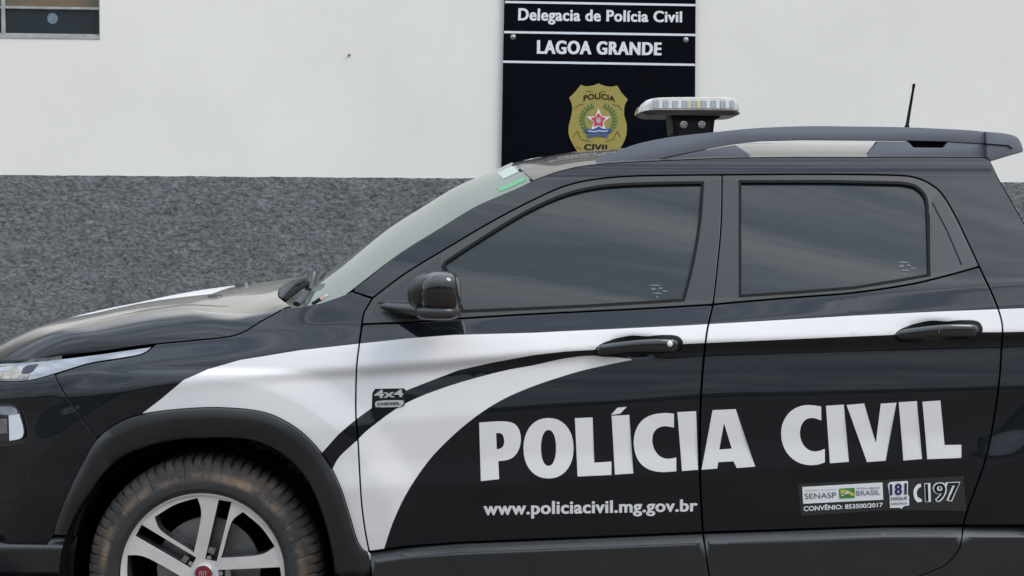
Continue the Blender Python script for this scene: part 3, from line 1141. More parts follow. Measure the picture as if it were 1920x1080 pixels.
on_screen('screen_seal', .955, 1.0, .0, .5, RUBBER)
on_screen('green_sticker', .80, .93, .025, .055, STGRN)
on_screen('pale_sticker', .84, .95, .12, .24, STPAL)
on_screen('red_sticker', .10, .13, .06, .08, STRED)
on_screen('pale_sticker', .135, .16, .06, .075, STPAL)


def roof_text():
    V, Fc = glyphs('POLÍCIA', .02, 1.0)
    nt, ns = ROOFA.shape[0], ROOFA.shape[1]
    out_ = []
    for x, y in V:
        t = (.30 + .45 * (1 - x)) * (nt - 1); q = (.15 - .09 * (1 - y)) * (ns - 1)
        i, j = int(t), int(q); a, b = t - i, q - j
        p = (ROOFA[i, j] * (1 - a) + ROOFA[i + 1, j] * a) * (1 - b) + (ROOFA[i, j + 1] * (1 - a) + ROOFA[i + 1, j + 1] * a) * b
        out_.append(p + np.array([0, 0, .003]))
    mesh('lettering', out_, Fc, WHITE, ROOF)


roof_text()


def cowl():
    """Black tray between hood and screen, with wiper arms."""
    A = HOOD_REAR                              # m x 3, near to far
    m = len(A)
    t = (A[:, 1] - A[0, 1]) / (A[-1, 1] - A[0, 1])
    s = 1 - np.abs(2 * t - 1) ** 2.4
    base = np.array([WS_E[10]] * m)
    base[:, 1] = A[:, 1]
    base[:, 0] += -.09 * s + .03
    base[:, 2] += .05 * s - .012
    rows = [A + np.array([.0, 0, -.022]), A * .75 + base * .25 + np.array([0, 0, -.045]), A * .4 + base * .6 + np.array([0, 0, -.03]), base]
    V = np.concatenate(rows); fs = [(r * m + i, r * m + i + 1, (r + 1) * m + i + 1, (r + 1) * m + i) for r in range(3) for i in range(m - 1)]
    c = mesh('cowl', V, fs, DUSTY, truck, smooth=True)
    def arm(name, pts, r, mm=PLAST):
        rings = []
        pts = [np.array(p) for p in pts]
        for i, p in enumerate(pts):
            d = pts[min(i + 1, len(pts) - 1)] - pts[max(i - 1, 0)]; d /= np.linalg.norm(d)
            e = np.cross(d, (0, 0, 1.)); e /= np.linalg.norm(e); g = np.cross(e, d)
            rings.append([p + e * r * 1.4 * math.cos(a) + g * r * math.sin(a) for a in np.linspace(0, 2 * math.pi, 9)[:-1]])
        return loft(name, rings, mm, truck)
    q = lambda u, v, y: U(float(u), float(v), D + y)
    arm('wiper_arm', [q(520, 560, .40), q(532, 545, .44), q(548, 532, .50), q(572, 524, .6), q(583, 520, .72)], .014)
    arm('wiper_arm', [q(532, 563, .34), q(560, 541, .40), q(584, 527, .52)], .008, RUBBER)
    arm('wiper_pivot', [q(581, 546, .46), q(583, 528, .5), q(586, 512, .52)], .013)
    arm('wiper_pivot', [q(589, 540, .5), q(596, 522, .55), q(606, 514, .62)], .008)
    arm('wiper_arm', [q(556, 570, .16), q(566, 560, .19), q(575, 549, .24)], .010)
    arm('wiper_arm', [q(586, 570, .12), q(600, 561, .13)], .006, RUBBER)


cowl()

# ---- body side: A pillar, cant rail, C pillar and bed
def body_side():
    pill = [p for p in PILL if p[0] >= 659]
    poly = [(661, 547)] + pill + ROOFE[1:] + [(1872, 334), (1896, 376), (1920, 418), (1955, 488), (1975, 512), (2010, 522), (2600, 505), (2745, 508), (2760, 560), (2752, 760), (2740, 985)] \
        + [(2518, 985)] + rear_shift([p for p in ARCH_O if 110 < p[0] < 660][::-1]) + [(1925, 985)] \
        + GAPC[::-1] + GAPTOP_R[::-1][1:] + GAPTOP_F[::-1][1:]
    return panel('body_side', poly, [PAINT, WHITE], truck, decals=[(LIV1, 1)], gap=2.3, du=11, dv=2.5, shear=0.0)


body_side()
strip('wheel_arch_trim', rear_shift(ARCH_O), rear_shift(ARCH_I), RNG, PLAST, truck, n=90)

# ---- doors
def door(name, poly, **kw):
    return panel(name, poly, [PAINT, WHITE], truck, decals=LIVERY, gap=2.8, du=22, dv=3, **kw)


SILLT_F = [(1318, 999), (1080, 1009), (860, 1018), (760, 1025), (692, 1035)]
SILLT_R = [(1806, 986), (1655, 987), (1440, 995), (1318, 999)]
FD = door('front_door', BELT_F + GAPB_LO[1:] + SILLT_F[1:] + [p for p in GAPA[::-1] if p[1] > 609][1:])
RD = door('rear_door', BELT_R + GAPC[1:] + SILLT_R[1:] + GAPB_LO[::-1][1:-1])

GL_F = [(868, 583), (831, 500)] + spl([(836, 492), (905, 447), (985, 399), (1050, 369), (1110, 353), (1180, 346), (1317, 343)], 5) \
    + spl([(1317, 343), (1311, 420), (1297, 500), (1281, 562)], 4)[1:] + [(1100, 573)]
GL_R = [(1388, 554), (1388, 341), (1560, 341), (1690, 344)] + spl([(1690, 344), (1716, 350), (1733, 366), (1738, 385)], 4)[1:] + [(1742, 515), (1681, 526), (1600, 539), (1500, 547)]
APP_F = [(1319, 343), (1353, 336), (1338, 562), (1283, 562)]
APP_R = [(1354, 336), (1386, 340), (1386, 554), (1339, 560)]
SAIL = [(700, 583), (706, 566), (766, 520), (826, 480), (828, 499), (862, 583), (690, 593)]
QUART = [(1747, 372), (1764, 362), (1834, 500), (1806, 506), (1747, 513)]
wf = panel('window_frame', GAPTOP_F + GAPB_UP[1:] + BELT_F[::-1][1:] + [p for p in GAPA[::-1] if 561 < p[1] < 604], [TRIM, PILLAR], FD, holes=[GL_F], decals=[(APP_F, 1), (SAIL, 1)], gap=2.2, du=16, dv=6, flange=.02)
panel('window_frame', GAPTOP_R + BELT_R[::-1][1:] + GAPB_UP[::-1][1:-1], [TRIM, PILLAR], RD, holes=[GL_R], decals=[(APP_R, 1), (QUART, 1)], gap=2.2, du=16, dv=6, flange=.02)
panel('window', inset(GL_F, -3), GLASSM, FD, du=18, dv=8, lift=.010, edge=False)
panel('window', inset(GL_R, -3), GLASSM, RD, du=18, dv=8, lift=.010, edge=False)
panel('window_seal', inset(GL_F, -3.2), RUBBER, FD, holes=[inset(GL_F, 1.2)], du=0, dv=0, lift=-.001, flange=.012)
panel('window_seal', inset(GL_R, -3.2), RUBBER, RD, holes=[inset(GL_R, 1.2)], du=0, dv=0, lift=-.001, flange=.012)
for par, l in ((FD, [(831, 499), (835, 495), (868, 580), (866, 584)]), (RD, [(1738, 362), (1746, 374), (1747, 513), (1742, 514)])):
    panel('divider_bar', l, RUBBER, par, du=8, dv=8, lift=.001, flange=.01)
panel('seal_line', [(1747, 380), (1749, 379), (1776, 430), (1804, 495), (1802, 497), (1774, 431)], RUBBER, RD, du=0, dv=0, lift=-.0012, edge=False)
panel('seal_line', [(708, 567), (828, 567), (858, 578), (858, 580), (826, 569.5), (708, 569)], RUBBER, FD, du=0, dv=0, lift=-.0012, edge=False)


# sill mouldings
def sill(name, poly, parent, gap=2.0):
    def off(u, v):
        top = np.interp(u, [600, 692, 760, 860, 1080, 1318, 1440, 1655, 1806, 1960], [1045, 1035, 1025, 1018, 1009, 999, 995, 987, 986, 986])
        t = np.clip((v - top) / 21.0, 0, 1)
        dn = np.clip((v - top - 21) / 80.0, 0, 1)
        return .028 - .038 * t ** .8 + .012 * dn + .0
    return panel(name, poly, PLAST, parent, off=off, gap=gap, du=24, dv=2.5, shear=-.022)


sill('sill_moulding', [(692, 1036), (760, 1026), (860, 1019), (1080, 1010), (1318, 1000), (1326, 1055), (1332, 1090), (698, 1090)], FD)
sill('sill_moulding', [(1318, 1000), (1440, 996), (1655, 988), (1806, 987), (1804, 1005), (1800, 1026), (1788, 1046), (1770, 1062), (1738, 1076), (1690, 1090), (1332, 1090), (1326, 1055)], RD)
sill('sill_moulding', [(1806, 987), (1928, 986), (1960, 1090), (1690, 1090), (1738, 1076), (1770, 1062), (1788, 1046), (1800, 1026), (1804, 1005)], truck)
sill('rocker_panel', [(640, 1094), (1970, 1094), (1970, 1195), (640, 1195)], truck, 0)
def insert(poly, par):
    off = lambda u, v: (lambda top: .028 - .038 * np.clip((v - top) / 21.0, 0, 1) ** .8 - .003)(np.interp(u, [692, 760, 860, 1080, 1318, 1440, 1655, 1806], [1035, 1025, 1018, 1009, 999, 995, 987, 986]))
    panel('moulding_insert', poly, PLAST, par, off=off, du=14, dv=4, flange=.004)
insert([(750, 1041), (760, 1036), (860, 1027), (1080, 1018), (1311, 1007), (1312, 1018), (1080, 1027), (860, 1036), (765, 1044)], FD)
insert([(1364, 1004), (1440, 1002), (1655, 995), (1720, 997), (1770, 1006), (1740, 1006), (1655, 1007), (1440, 1014), (1366, 1018)], RD)


# handles
def handle(cx, cy, par, lock):
    # backing ring follows the cup, the grip bridges it
    L_ = [(-80, 8), (-68, -4), (-40, -14), (-8, -20), (18, -16), (40, -18), (76, -17), (86, -8), (88, 6), (78, 13), (30, 17), (-20, 20), (-62, 19), (-76, 15)]
    ring = rnd([(cx + x, cy + y - x * .03) for x, y in L_], 2, 80)
    panel('handle_surround', ring, BLACKP, par, du=7, dv=4, lift=-.0012, flange=.0012)
    ts = np.linspace(0, 1, 26)
    rings = []
    for t in ts:
        u = cx - 76 + 158 * t
        v = cy + 5 - 5 * math.sin(t * math.pi * .9) - (u - cx) * .03 + 2 * (1 - t)
        e = max(1e-3, min(1, t / .07, (1 - t) / .06)) ** .5
        out_ = -.030 * math.sin(math.pi * min(max(t, .0), 1)) ** .5 + .004
        hz = (.0145 + .0055 * min(1, t * 1.4)) * e
        hy = .008 * e
        c = U(u, v, D + out_)
        rings.append([(c[0], c[1] + hy * np.sign(math.cos(a)) * abs(math.cos(a)) ** .8, c[2] + hz * np.sign(math.sin(a)) * abs(math.sin(a)) ** .8) for a in np.linspace(0, 2 * math.pi, 17)[:-1]])
    loft('handle', rings, GLOSSB, par, smooth=60)
    if lock:
        c = U(cx + 63., cy - 3., D - .026)
        loft('lock_cylinder', [[(c[0] + .0085 * r * math.cos(a), c[1] - dy, c[2] + .0085 * r * math.sin(a)) for a in np.linspace(0, 2 * math.pi, 17)[:-1]] for r, dy in ((1, -.004), (1, .002), (.7, .004))], LEDB, par)
    else:
        c = U(cx + 6., cy - 3., D - .0345)
        boxes('handle_split', [((c[0] - .0008, c[1] - .001, c[2] - .012), (c[0] + .0008, c[1] + .012, c[2] + .010))], SILV, par)


handle(1193., 648., FD, True)
handle(1755., 620., RD, False)


# lettering on the flank
def letters(name, polys, m, par, lift=-.0016):
    """Several glyph outlines (with holes) as one mesh lying on the door skin."""
    V_, F_, N_ = [], [], []
    for outer, holes in polys:
        V, T = cdt([outer] + holes, 10, 5)
        c = V[T].mean(1); ok = inside(outer, c)
        for h in holes:
            ok &= ~inside(h, c)
        T = T[ok]
        a = np.cross(V[T[:, 1]] - V[T[:, 0]], V[T[:, 2]] - V[T[:, 0]])
        T = np.where((a > 0)[:, None], T[:, ::-1], T)
        o2 = lambda u, v: hf(u, v) + lift
        b = len(V_)
        V_ += list(surf(V[:, 0], V[:, 1], o2)); N_ += list(surf_n(V[:, 0], V[:, 1], o2))
        F_ += [tuple(int(x) + b for x in t) for t in T]
    return mesh(name, V_, F_, m, par, smooth=True, normals=N_)


ca = lambda pts: [(860 + x * .31488, 740 + y * .31488) for x, y in pts]
cb = lambda pts: [(1420 + x * .21875, 740 + y * .21875) for x, y in pts]
ell = lambda cx, cy, rx, ry, n=36, p=1.0: [(cx + rx * np.sign(math.cos(a)) * abs(math.cos(a)) ** p, cy + ry * np.sign(math.sin(a)) * abs(math.sin(a)) ** p) for a in np.linspace(0, 2 * math.pi, n + 1)[:-1]]
P_ = (ca(rnd([(122, 166), (200, 160), (275, 157), (330, 168), (362, 205), (373, 262), (362, 325), (330, 372), (290, 390), (236, 396), (241, 503), (132, 515)], 2)),
      [ca(rnd([(223, 229), (248, 227), (266, 243), (273, 278), (266, 308), (248, 322), (227, 325)], 2))])
O_ = (ca(ell(535, 319, 149, 180, p=.92)), [ca(ell(535, 317, 45, 107, p=.92))])
L1 = (ca([(692, 140), (798, 135), (808, 405), (910, 398), (910, 478), (708, 487)]), [])
I1 = (ca([(911, 126), (1016, 120), (1040, 469), (930, 476)]), [])
AC = (ca([(945, 78), (1001, 72), (962, 113), (907, 121)]), [])
C1 = (ca(rnd([(1282, 113), (1225, 107), (1140, 120), (1080, 160), (1045, 230), (1041, 310), (1063, 390), (1120, 445), (1205, 464), (1296, 456), (1296, 374),
              (1240, 385), (1192, 367), (1157, 315), (1151, 250), (1172, 205), (1222, 184), (1282, 196)], 2, 60)), [])
I2 = (ca([(1302, 104), (1414, 98), (1426, 447), (1330, 455)]), [])
A_ = (ca([(1512, 92), (1650, 86), (1766, 428), (1656, 437), (1637, 397), (1546, 402), (1540, 440), (1446, 447)]), [ca([(1580, 168), (1626, 321), (1552, 327)])])
letters('lettering', [P_, O_, L1, I1, AC, C1, I2], WHITE, FD)
C2 = (cb(rnd([(548, 101), (440, 85), (350, 100), (270, 150), (215, 240), (201, 330), (215, 430), (265, 520), (340, 580), (430, 606), (520, 602), (579, 580), (579, 464),
              (520, 487), (460, 485), (405, 450), (370, 385), (363, 310), (385, 240), (430, 202), (490, 198), (548, 222)], 2, 60)), [])
I3 = (cb([(588, 95), (742, 85), (785, 576), (622, 588)]), [])
V1 = (cb([(765, 88), (916, 75), (1016, 415), (1058, 77), (1193, 68), (1100, 566), (940, 578)]), [])
I4 = (cb([(1212, 65), (1368, 55), (1412, 551), (1252, 565)]), [])
L2 = (cb([(1415, 60), (1570, 50), (1605, 432), (1749, 429), (1749, 542), (1457, 553)]), [])
letters('lettering', [A_, C2, I3, V1, I4, L2], WHITE, RD)


def body_text(name, s, q, m, par, bold=0., lift=-.0016, spacing=1.0):
    V, Fc = glyphs(s, min(bold, .02), spacing)
    V, Fc, lv = embolden(V, Fc, bold, len(s))
    p = quad_map(V, q)
    return mesh(name, surf(p[:, 0], p[:, 1], lambda u, v: hf(u, v) + lift - lv), Fc, m, par)


def body_flat(name, poly, m, par, lift=-.001):
    return letters(name, [(poly, [])], m, par, lift)


body_text('lettering', 'www.policiacivil.mg.gov.br', [(906, 941), (1308, 936), (1308, 966), (906, 974)], WHITE, FD, .042, spacing=1.06)
# 4x4 badge
bg_ = body_flat('model_badge', rnd([(699, 742), (704, 731), (710, 729), (757, 728), (760, 757), (754, 764), (702, 766)], 1, 60), BLACKP, FD, -.002)
body_text('lettering', '4x4', [(702, 731), (756, 730), (757, 744), (701, 747)], PALE, bg_, .03, -.004)
body_flat('badge_bar', rnd([(703, 755), (708, 751), (755, 750), (758, 753), (754, 761), (749, 763), (706, 764), (703, 761)], 1, 80), PALE, bg_, -.004)
body_text('lettering', 'DIESEL', [(708, 755), (752, 753.5), (751, 759), (708, 760.5)], BLACKP, bg_, .02, -.0055)

# sticker plate on the rear door; coordinates in a 1920 px enlargement of (1490,890)-(1830,980)
cs = lambda pts: [(1490 + x * .17708, 890 + y * .17708) for x, y in pts]
pl = body_flat('sticker_plate', cs([(35, 95), (1000, 50), (1790, 15), (1815, 385), (1000, 375), (70, 435)]), STK, RD, -.0012)
body_flat('white_label', cs([(80, 130), (930, 82), (938, 265), (90, 308)]), WHITEP, pl, -.0026)
body_text('lettering', 'SENASP', cs([(105, 200), (440, 187), (440, 245), (110, 258)]), BLACKP, pl, -.005, -.0042)
body_text('lettering', 'MINISTÉRIO DA JUSTIÇA', cs([(110, 160), (440, 145), (440, 165), (110, 180)]), GREYP, pl, 0, -.0042)
body_flat('flag_print', cs([(470, 148), (635, 138), (636, 245), (475, 252)]), GREEN, pl, -.0042)
body_flat('flag_print', cs(rnd([(480, 160), (560, 160), (630, 200), (632, 225), (600, 225), (540, 180), (490, 215)], 2)), YELP, pl, -.0056)
body_flat('flag_print', cs(rnd([(490, 222), (530, 190), (560, 180), (580, 195), (545, 205), (510, 228)], 2)), WHITEP, pl, -.007)
body_flat('flag_print', cs(rnd([(500, 212), (530, 198), (550, 196), (520, 215)], 1)), BLUEP, pl, -.0084)
body_text('lettering', 'PÁTRIA AMADA', cs([(655, 132), (905, 120), (905, 148), (655, 160)]), GREYP, pl, .005, -.0042)
body_text('lettering', 'BRASIL', cs([(650, 172), (905, 158), (905, 212), (652, 224)]), GREYP, pl, .01, -.0042)
body_text('lettering', 'CONVÊNIO: 853500/2017', cs([(95, 322), (935, 285), (935, 342), (95, 388)]), WHITEP, pl, .028, -.0026)
body_flat('phone_label', cs([(985, 105), (1010, 78), (1190, 66), (1200, 75), (1200, 215), (1212, 225), (1212, 325), (1160, 332), (1130, 360), (1110, 350), (1010, 352), (1005, 225)]), WHITEP, pl, -.0026)
body_text('lettering', '181', cs([(1005, 100), (1188, 88), (1188, 212), (1010, 222)]), NAVYP, pl, .045, -.0042)
body_text('lettering', 'DISQUE', cs([(1018, 240), (1190, 232), (1190, 270), (1020, 278)]), NAVYP, pl, .02, -.0042)
body_text('lettering', 'DENÚNCIA', cs([(1022, 292), (1195, 285), (1195, 314), (1024, 322)]), NAVYP, pl, .01, -.0042)
body_flat('handset_print', cs(rnd([(1300, 100), (1335, 95), (1340, 130), (1312, 140), (1290, 185), (1300, 235), (1322, 248), (1348, 262), (1345, 288), (1300, 292), (1270, 260), (1255, 200), (1262, 145)], 2)), WHITEP, pl, -.0026)
for mm, b, l in ((WHITEP, .085, -.0026), (BLACKP, .004, -.0042)):
    x = 9 if b < .05 else 0
    body_text('lettering', '197', cs([(1372 + x, 88 + x), (1755 - x, 72 + x), (1750 - x, 280 - x), (1380 + x, 296 - x)]), mm, pl, b, l)
# maker marks etched in the lower rear corner of the panes
MARKM = mat('etched_mark', (.10, .115, .115), .6)
for par, x0, y0 in ((FD, 1215, 530), (RD, 1680, 487)):
    bl = []
    for dx, dy, w_, h_ in ((0, 3, 26, 4), (4, 9, 12, 6), (19, 8, 9, 5), (26, 14, 12, 4), (6, 18, 22, 4), (14, 25, 6, 4)):
        bl.append((rnd([(x0 + dx, y0 + dy + h_ * .6), (x0 + dx + w_ * .4, y0 + dy), (x0 + dx + w_, y0 + dy + h_ * .3), (x0 + dx + w_ * .7, y0 + dy + h_)], 1, 100), []))
    letters('glass_mark', bl, MARKM, par, .0085)


# ---- mirror
def mirror():
    mr = empty('door_mirror', tuple(U(815., 590., D - .08)), parent=truck)
    def se(a, e):
        return np.sign(a) * abs(a) ** e
    def shell(name, u0, u1, v0, v1, y, hy, m, shape, e1=.55, e2=.7, cut=None):
        c = U((u0 + u1) / 2, (v0 + v1) / 2, y)
        px = (y) / F
        hx = (u1 - u0) / 2 * px; hz = (v1 - v0) / 2 * px
        rings = []
        for th in np.linspace(-math.pi / 2, math.pi / 2, 33):
            r = []
            for ph in np.linspace(0, 2 * math.pi, 41)[:-1]:
                x = se(math.cos(th), e1) * se(math.cos(ph), e2)
                yy = se(math.cos(th), e1) * se(math.sin(ph), .9)
                z = se(math.sin(th), e1)
                x, yy, z = shape(x, yy, z)
                r.append((c[0] + hx * x, c[1] + hy * yy, c[2] + hz * z))
            rings.append(r)
        return loft(name, rings, m, mr, smooth=60)
    def cap(x, y, z):
        # slanted front top, upright glass edge on the right
        if x < 0:
            x *= 1 - .34 * max(z, 0) ** 1.5
        x += .05 * (1 - z)* (x > 0)
        if z < 0:
            y *= 1 - .25 * (-z)
        return x, y, z
    shell('mirror_cap', 786, 863, 508, 586, D - .105, .075, GLOSSB, cap)
    shell('mirror_housing', 764, 856, 512, 580, D - .085, .062, PLAST, cap)
    shell('mirror_base', 778, 864, 570, 599, D - .09, .08, PLAST, lambda x, y, z: (x, y, z - .15 * (1 - x) * 0), .6, .6)
    # arm to the door
    rings = []
    for t in np.linspace(0, 1, 9):
        u = 742 + 70 * t; y = D + .05 - .12 * t
        c = U(u, 575 + 10 * t, y)
        hz = .016 + .006 * t
        rings.append([(c[0] + .05 * math.cos(a) * (1 - .3 * t), c[1] + .02 * math.sin(2 * a) * 0, c[2] + hz * math.sin(a)) for a in np.linspace(0, 2 * math.pi, 15)[:-1]])
    loft('mirror_arm', rings, PLAST, mr, smooth=60)
    panel('mirror_foot', rnd([(726, 566), (760, 562), (812, 580), (812, 592), (760, 592), (735, 585)], 2, 80), PLAST, mr, du=8, dv=5, lift=-.012)


mirror()


# ---- roof rails, spoiler, antenna, light bar
def rails():
    top = spl([(1113, 309), (1123, 298), (1159, 283), (1198, 269), (1258, 257), (1337, 248), (1420, 240), (1511, 236.5), (1600, 237), (1678, 238), (1760, 241), (1817, 244), (1846, 247)], 5)
    lowr = [(1846, 269), (1774, 265), (1704, 263.5), (1644, 263), (1511, 262), (1430, 264)] + spl([(1400, 267), (1377, 270), (1337, 277), (1290, 286), (1232, 298.5)], 4) + [(1180, 303)]
    for k, (o0, o1) in enumerate(((.335, .375), (2 * .92 - .375, 2 * .92 - .335))):
        if k == 0:
            r = empty('roof_rail', tuple(U(1480., 290., D + .35)), parent=truck)
            prism('rail_bar', top + lowr, o0, o1, RAILM, r, .006)
            prism('rail_foot', [(1234, 299.5)] + spl([(1290, 288), (1337, 279), (1379, 272)], 3) + [(1406, 289), (1408, 296), (1340, 299), (1236, 302)], o0 + .003, o1 - .003, RAILM, r, .003)
            prism('rail_foot', [(1646, 265), (1703, 265.5), (1713, 276.5), (1769, 277), (1776, 267), (1846, 271), (1852, 296), (1790, 295), (1626, 295), (1627, 290)], o0 + .003, o1 - .003, RAILM, r, .003)
            prism('slot_insert', [(1700, 263), (1778, 264), (1774, 280), (1708, 280)], o0 + .02, o0 + .03, DARK, r)
        else:
            a = np.array(top + lowr)
            r = mesh('roof_rail', [], [], RAILM, truck)
            P = U(a[:, 0], a[:, 1], D + .335); n = len(a)
            A = P.copy(); A[:, 1] = D + o0; B = P.copy(); B[:, 1] = D + o1
            bm = bmesh.new(); va = [bm.verts.new(x) for x in A]; vb = [bm.verts.new(x) for x in B]
            bm.faces.new(va); bm.faces.new(vb[::-1])
            for i in range(n):
                bm.faces.new((va[i], va[(i + 1) % n], vb[(i + 1) % n], vb[i]))
            bmesh.ops.recalc_face_normals(bm, faces=bm.faces); bm.to_mesh(r.data); bm.free()
    sp = [(1849, 246.5), (1880, 249), (1897, 252)] + spl([(1897, 252), (1908, 257), (1915, 267), (1919.5, 281)], 4)[1:] + [(1918, 285), (1890, 293), (1857, 303), (1850, 294)]
    prism('roof_spoiler', sp, .32, 1.84 - .32, RAILM, truck, .006)
    prism('spoiler_seam', [(1846, 268.5), (1890, 272), (1899, 278), (1897, 279), (1889, 274), (1846, 270.5)], .317, .33, DARK, truck)


rails()


def antenna():
    a, b = U(1700., 240., D + .85), U(1714., 157., D + .85)
    rings = []
    for t, r in ((0, .010), (.05, .009), (.07, .0065), (.9, .0045), (.91, .006), (1, .005)):
        c = a * (1 - t) + b * t
        if t == 0:
            c = c - np.array([0, 0, .04])
        rings.append([(c[0] + r * math.cos(q), c[1] + r * math.sin(q), c[2]) for q in np.linspace(0, 2 * math.pi, 11)[:-1]])
    loft('antenna', rings, RUBBER, truck, smooth=60)


antenna()


def light_bar():
    lb = empty('light_bar', tuple(U(1300., 245., D + .6)), parent=truck)
    y0, y1 = .40, .66
    SH = lambda p: [(x + 6, y) for x, y in p]
    sec = rnd([(1194, 209), (1197, 195), (1211, 183), (1240, 180.5), (1365, 180), (1380, 185), (1387, 203), (1386, 210)], 2, 70)
    base = rnd([(1196, 207), (1386, 208), (1386, 213), (1372, 216), (1210, 215), (1198, 212)], 1, 80)
    def body(name, poly, m, ins=0.0, dz=.0):
        p = np.array(SH(poly), float)
        P = U(p[:, 0], p[:, 1], D + y0 + 0 * p[:, 0])
        c = P.mean(0); rings = []
        for y, s in ((y0 + .012, .80), (y0 + .016, .9), (y0 + .028, .965), (y0 + .05, 1), (y1 - .05, 1), (y1 - .028, .965), (y1 - .014, .88)):
            q = P.copy()
            q[:, 0] = c[0] + (P[:, 0] - c[0]) * s; q[:, 2] = c[2] + (P[:, 2] - c[2]) * (s if m is not PLAST else 1) + dz
            q[:, 1] = D + y
            rings.append(q)
        return loft(name, rings, m, lb, smooth=40)
    lens = body('lens', sec, LBAR)
    body('tray', base, PLAST)
    # led modules behind the end of the lens
    bm = bmesh.new()
    n = 17
    us = np.linspace(1226, 1378, n + 1)
    for i in range(n):
        y = D + y0 + .006
        a, b = U(us[i], 203., y), U(us[i + 1] - 1.5, 188.5, y)
        mi = 2 if i in (7, 9) else (1 if i % 2 else 0)
        box_bm(bm, (a[0], y, a[2]), (b[0], y + .014, b[2]), mi)
    bm_obj('led_strip', bm, [LEDA, LEDB, LEDY], lb)
    prism('lens_end', rnd(SH([(1214, 206), (1215, 186), (1225, 183.5), (1370, 183), (1378, 188), (1381, 206)]), 1, 80), y0 + .009, y0 + .03, LBAR, lb, .002)
    # mounting foot
    prism('mount', SH([(1250, 214), (1352, 214), (1334, 226), (1331, 256), (1272, 262), (1256, 250), (1254, 224)]), y0 + .05, y0 + .22, BLACKP, lb, .003)
    prism('mount_plate', [(1266, 226), (1331, 226), (1331, 250), (1275, 262)], y0 + .04, y0 + .052, BLACKP, lb, .001)
    for u in (1281.5, 1315.5):
        c = U(u, 234., D + y0 + .038)
        loft('bolt', [[(c[0] + .0125 * r * math.cos(q), c[1] - dy, c[2] + .0125 * r * math.sin(q)) for q in np.linspace(0, 2 * math.pi, 17)[:-1]]
                      for r, dy in ((1, 0), (1, .006), (.72, .007), (.68, .002), (.3, .003))], SCREW, lb)


light_bar()


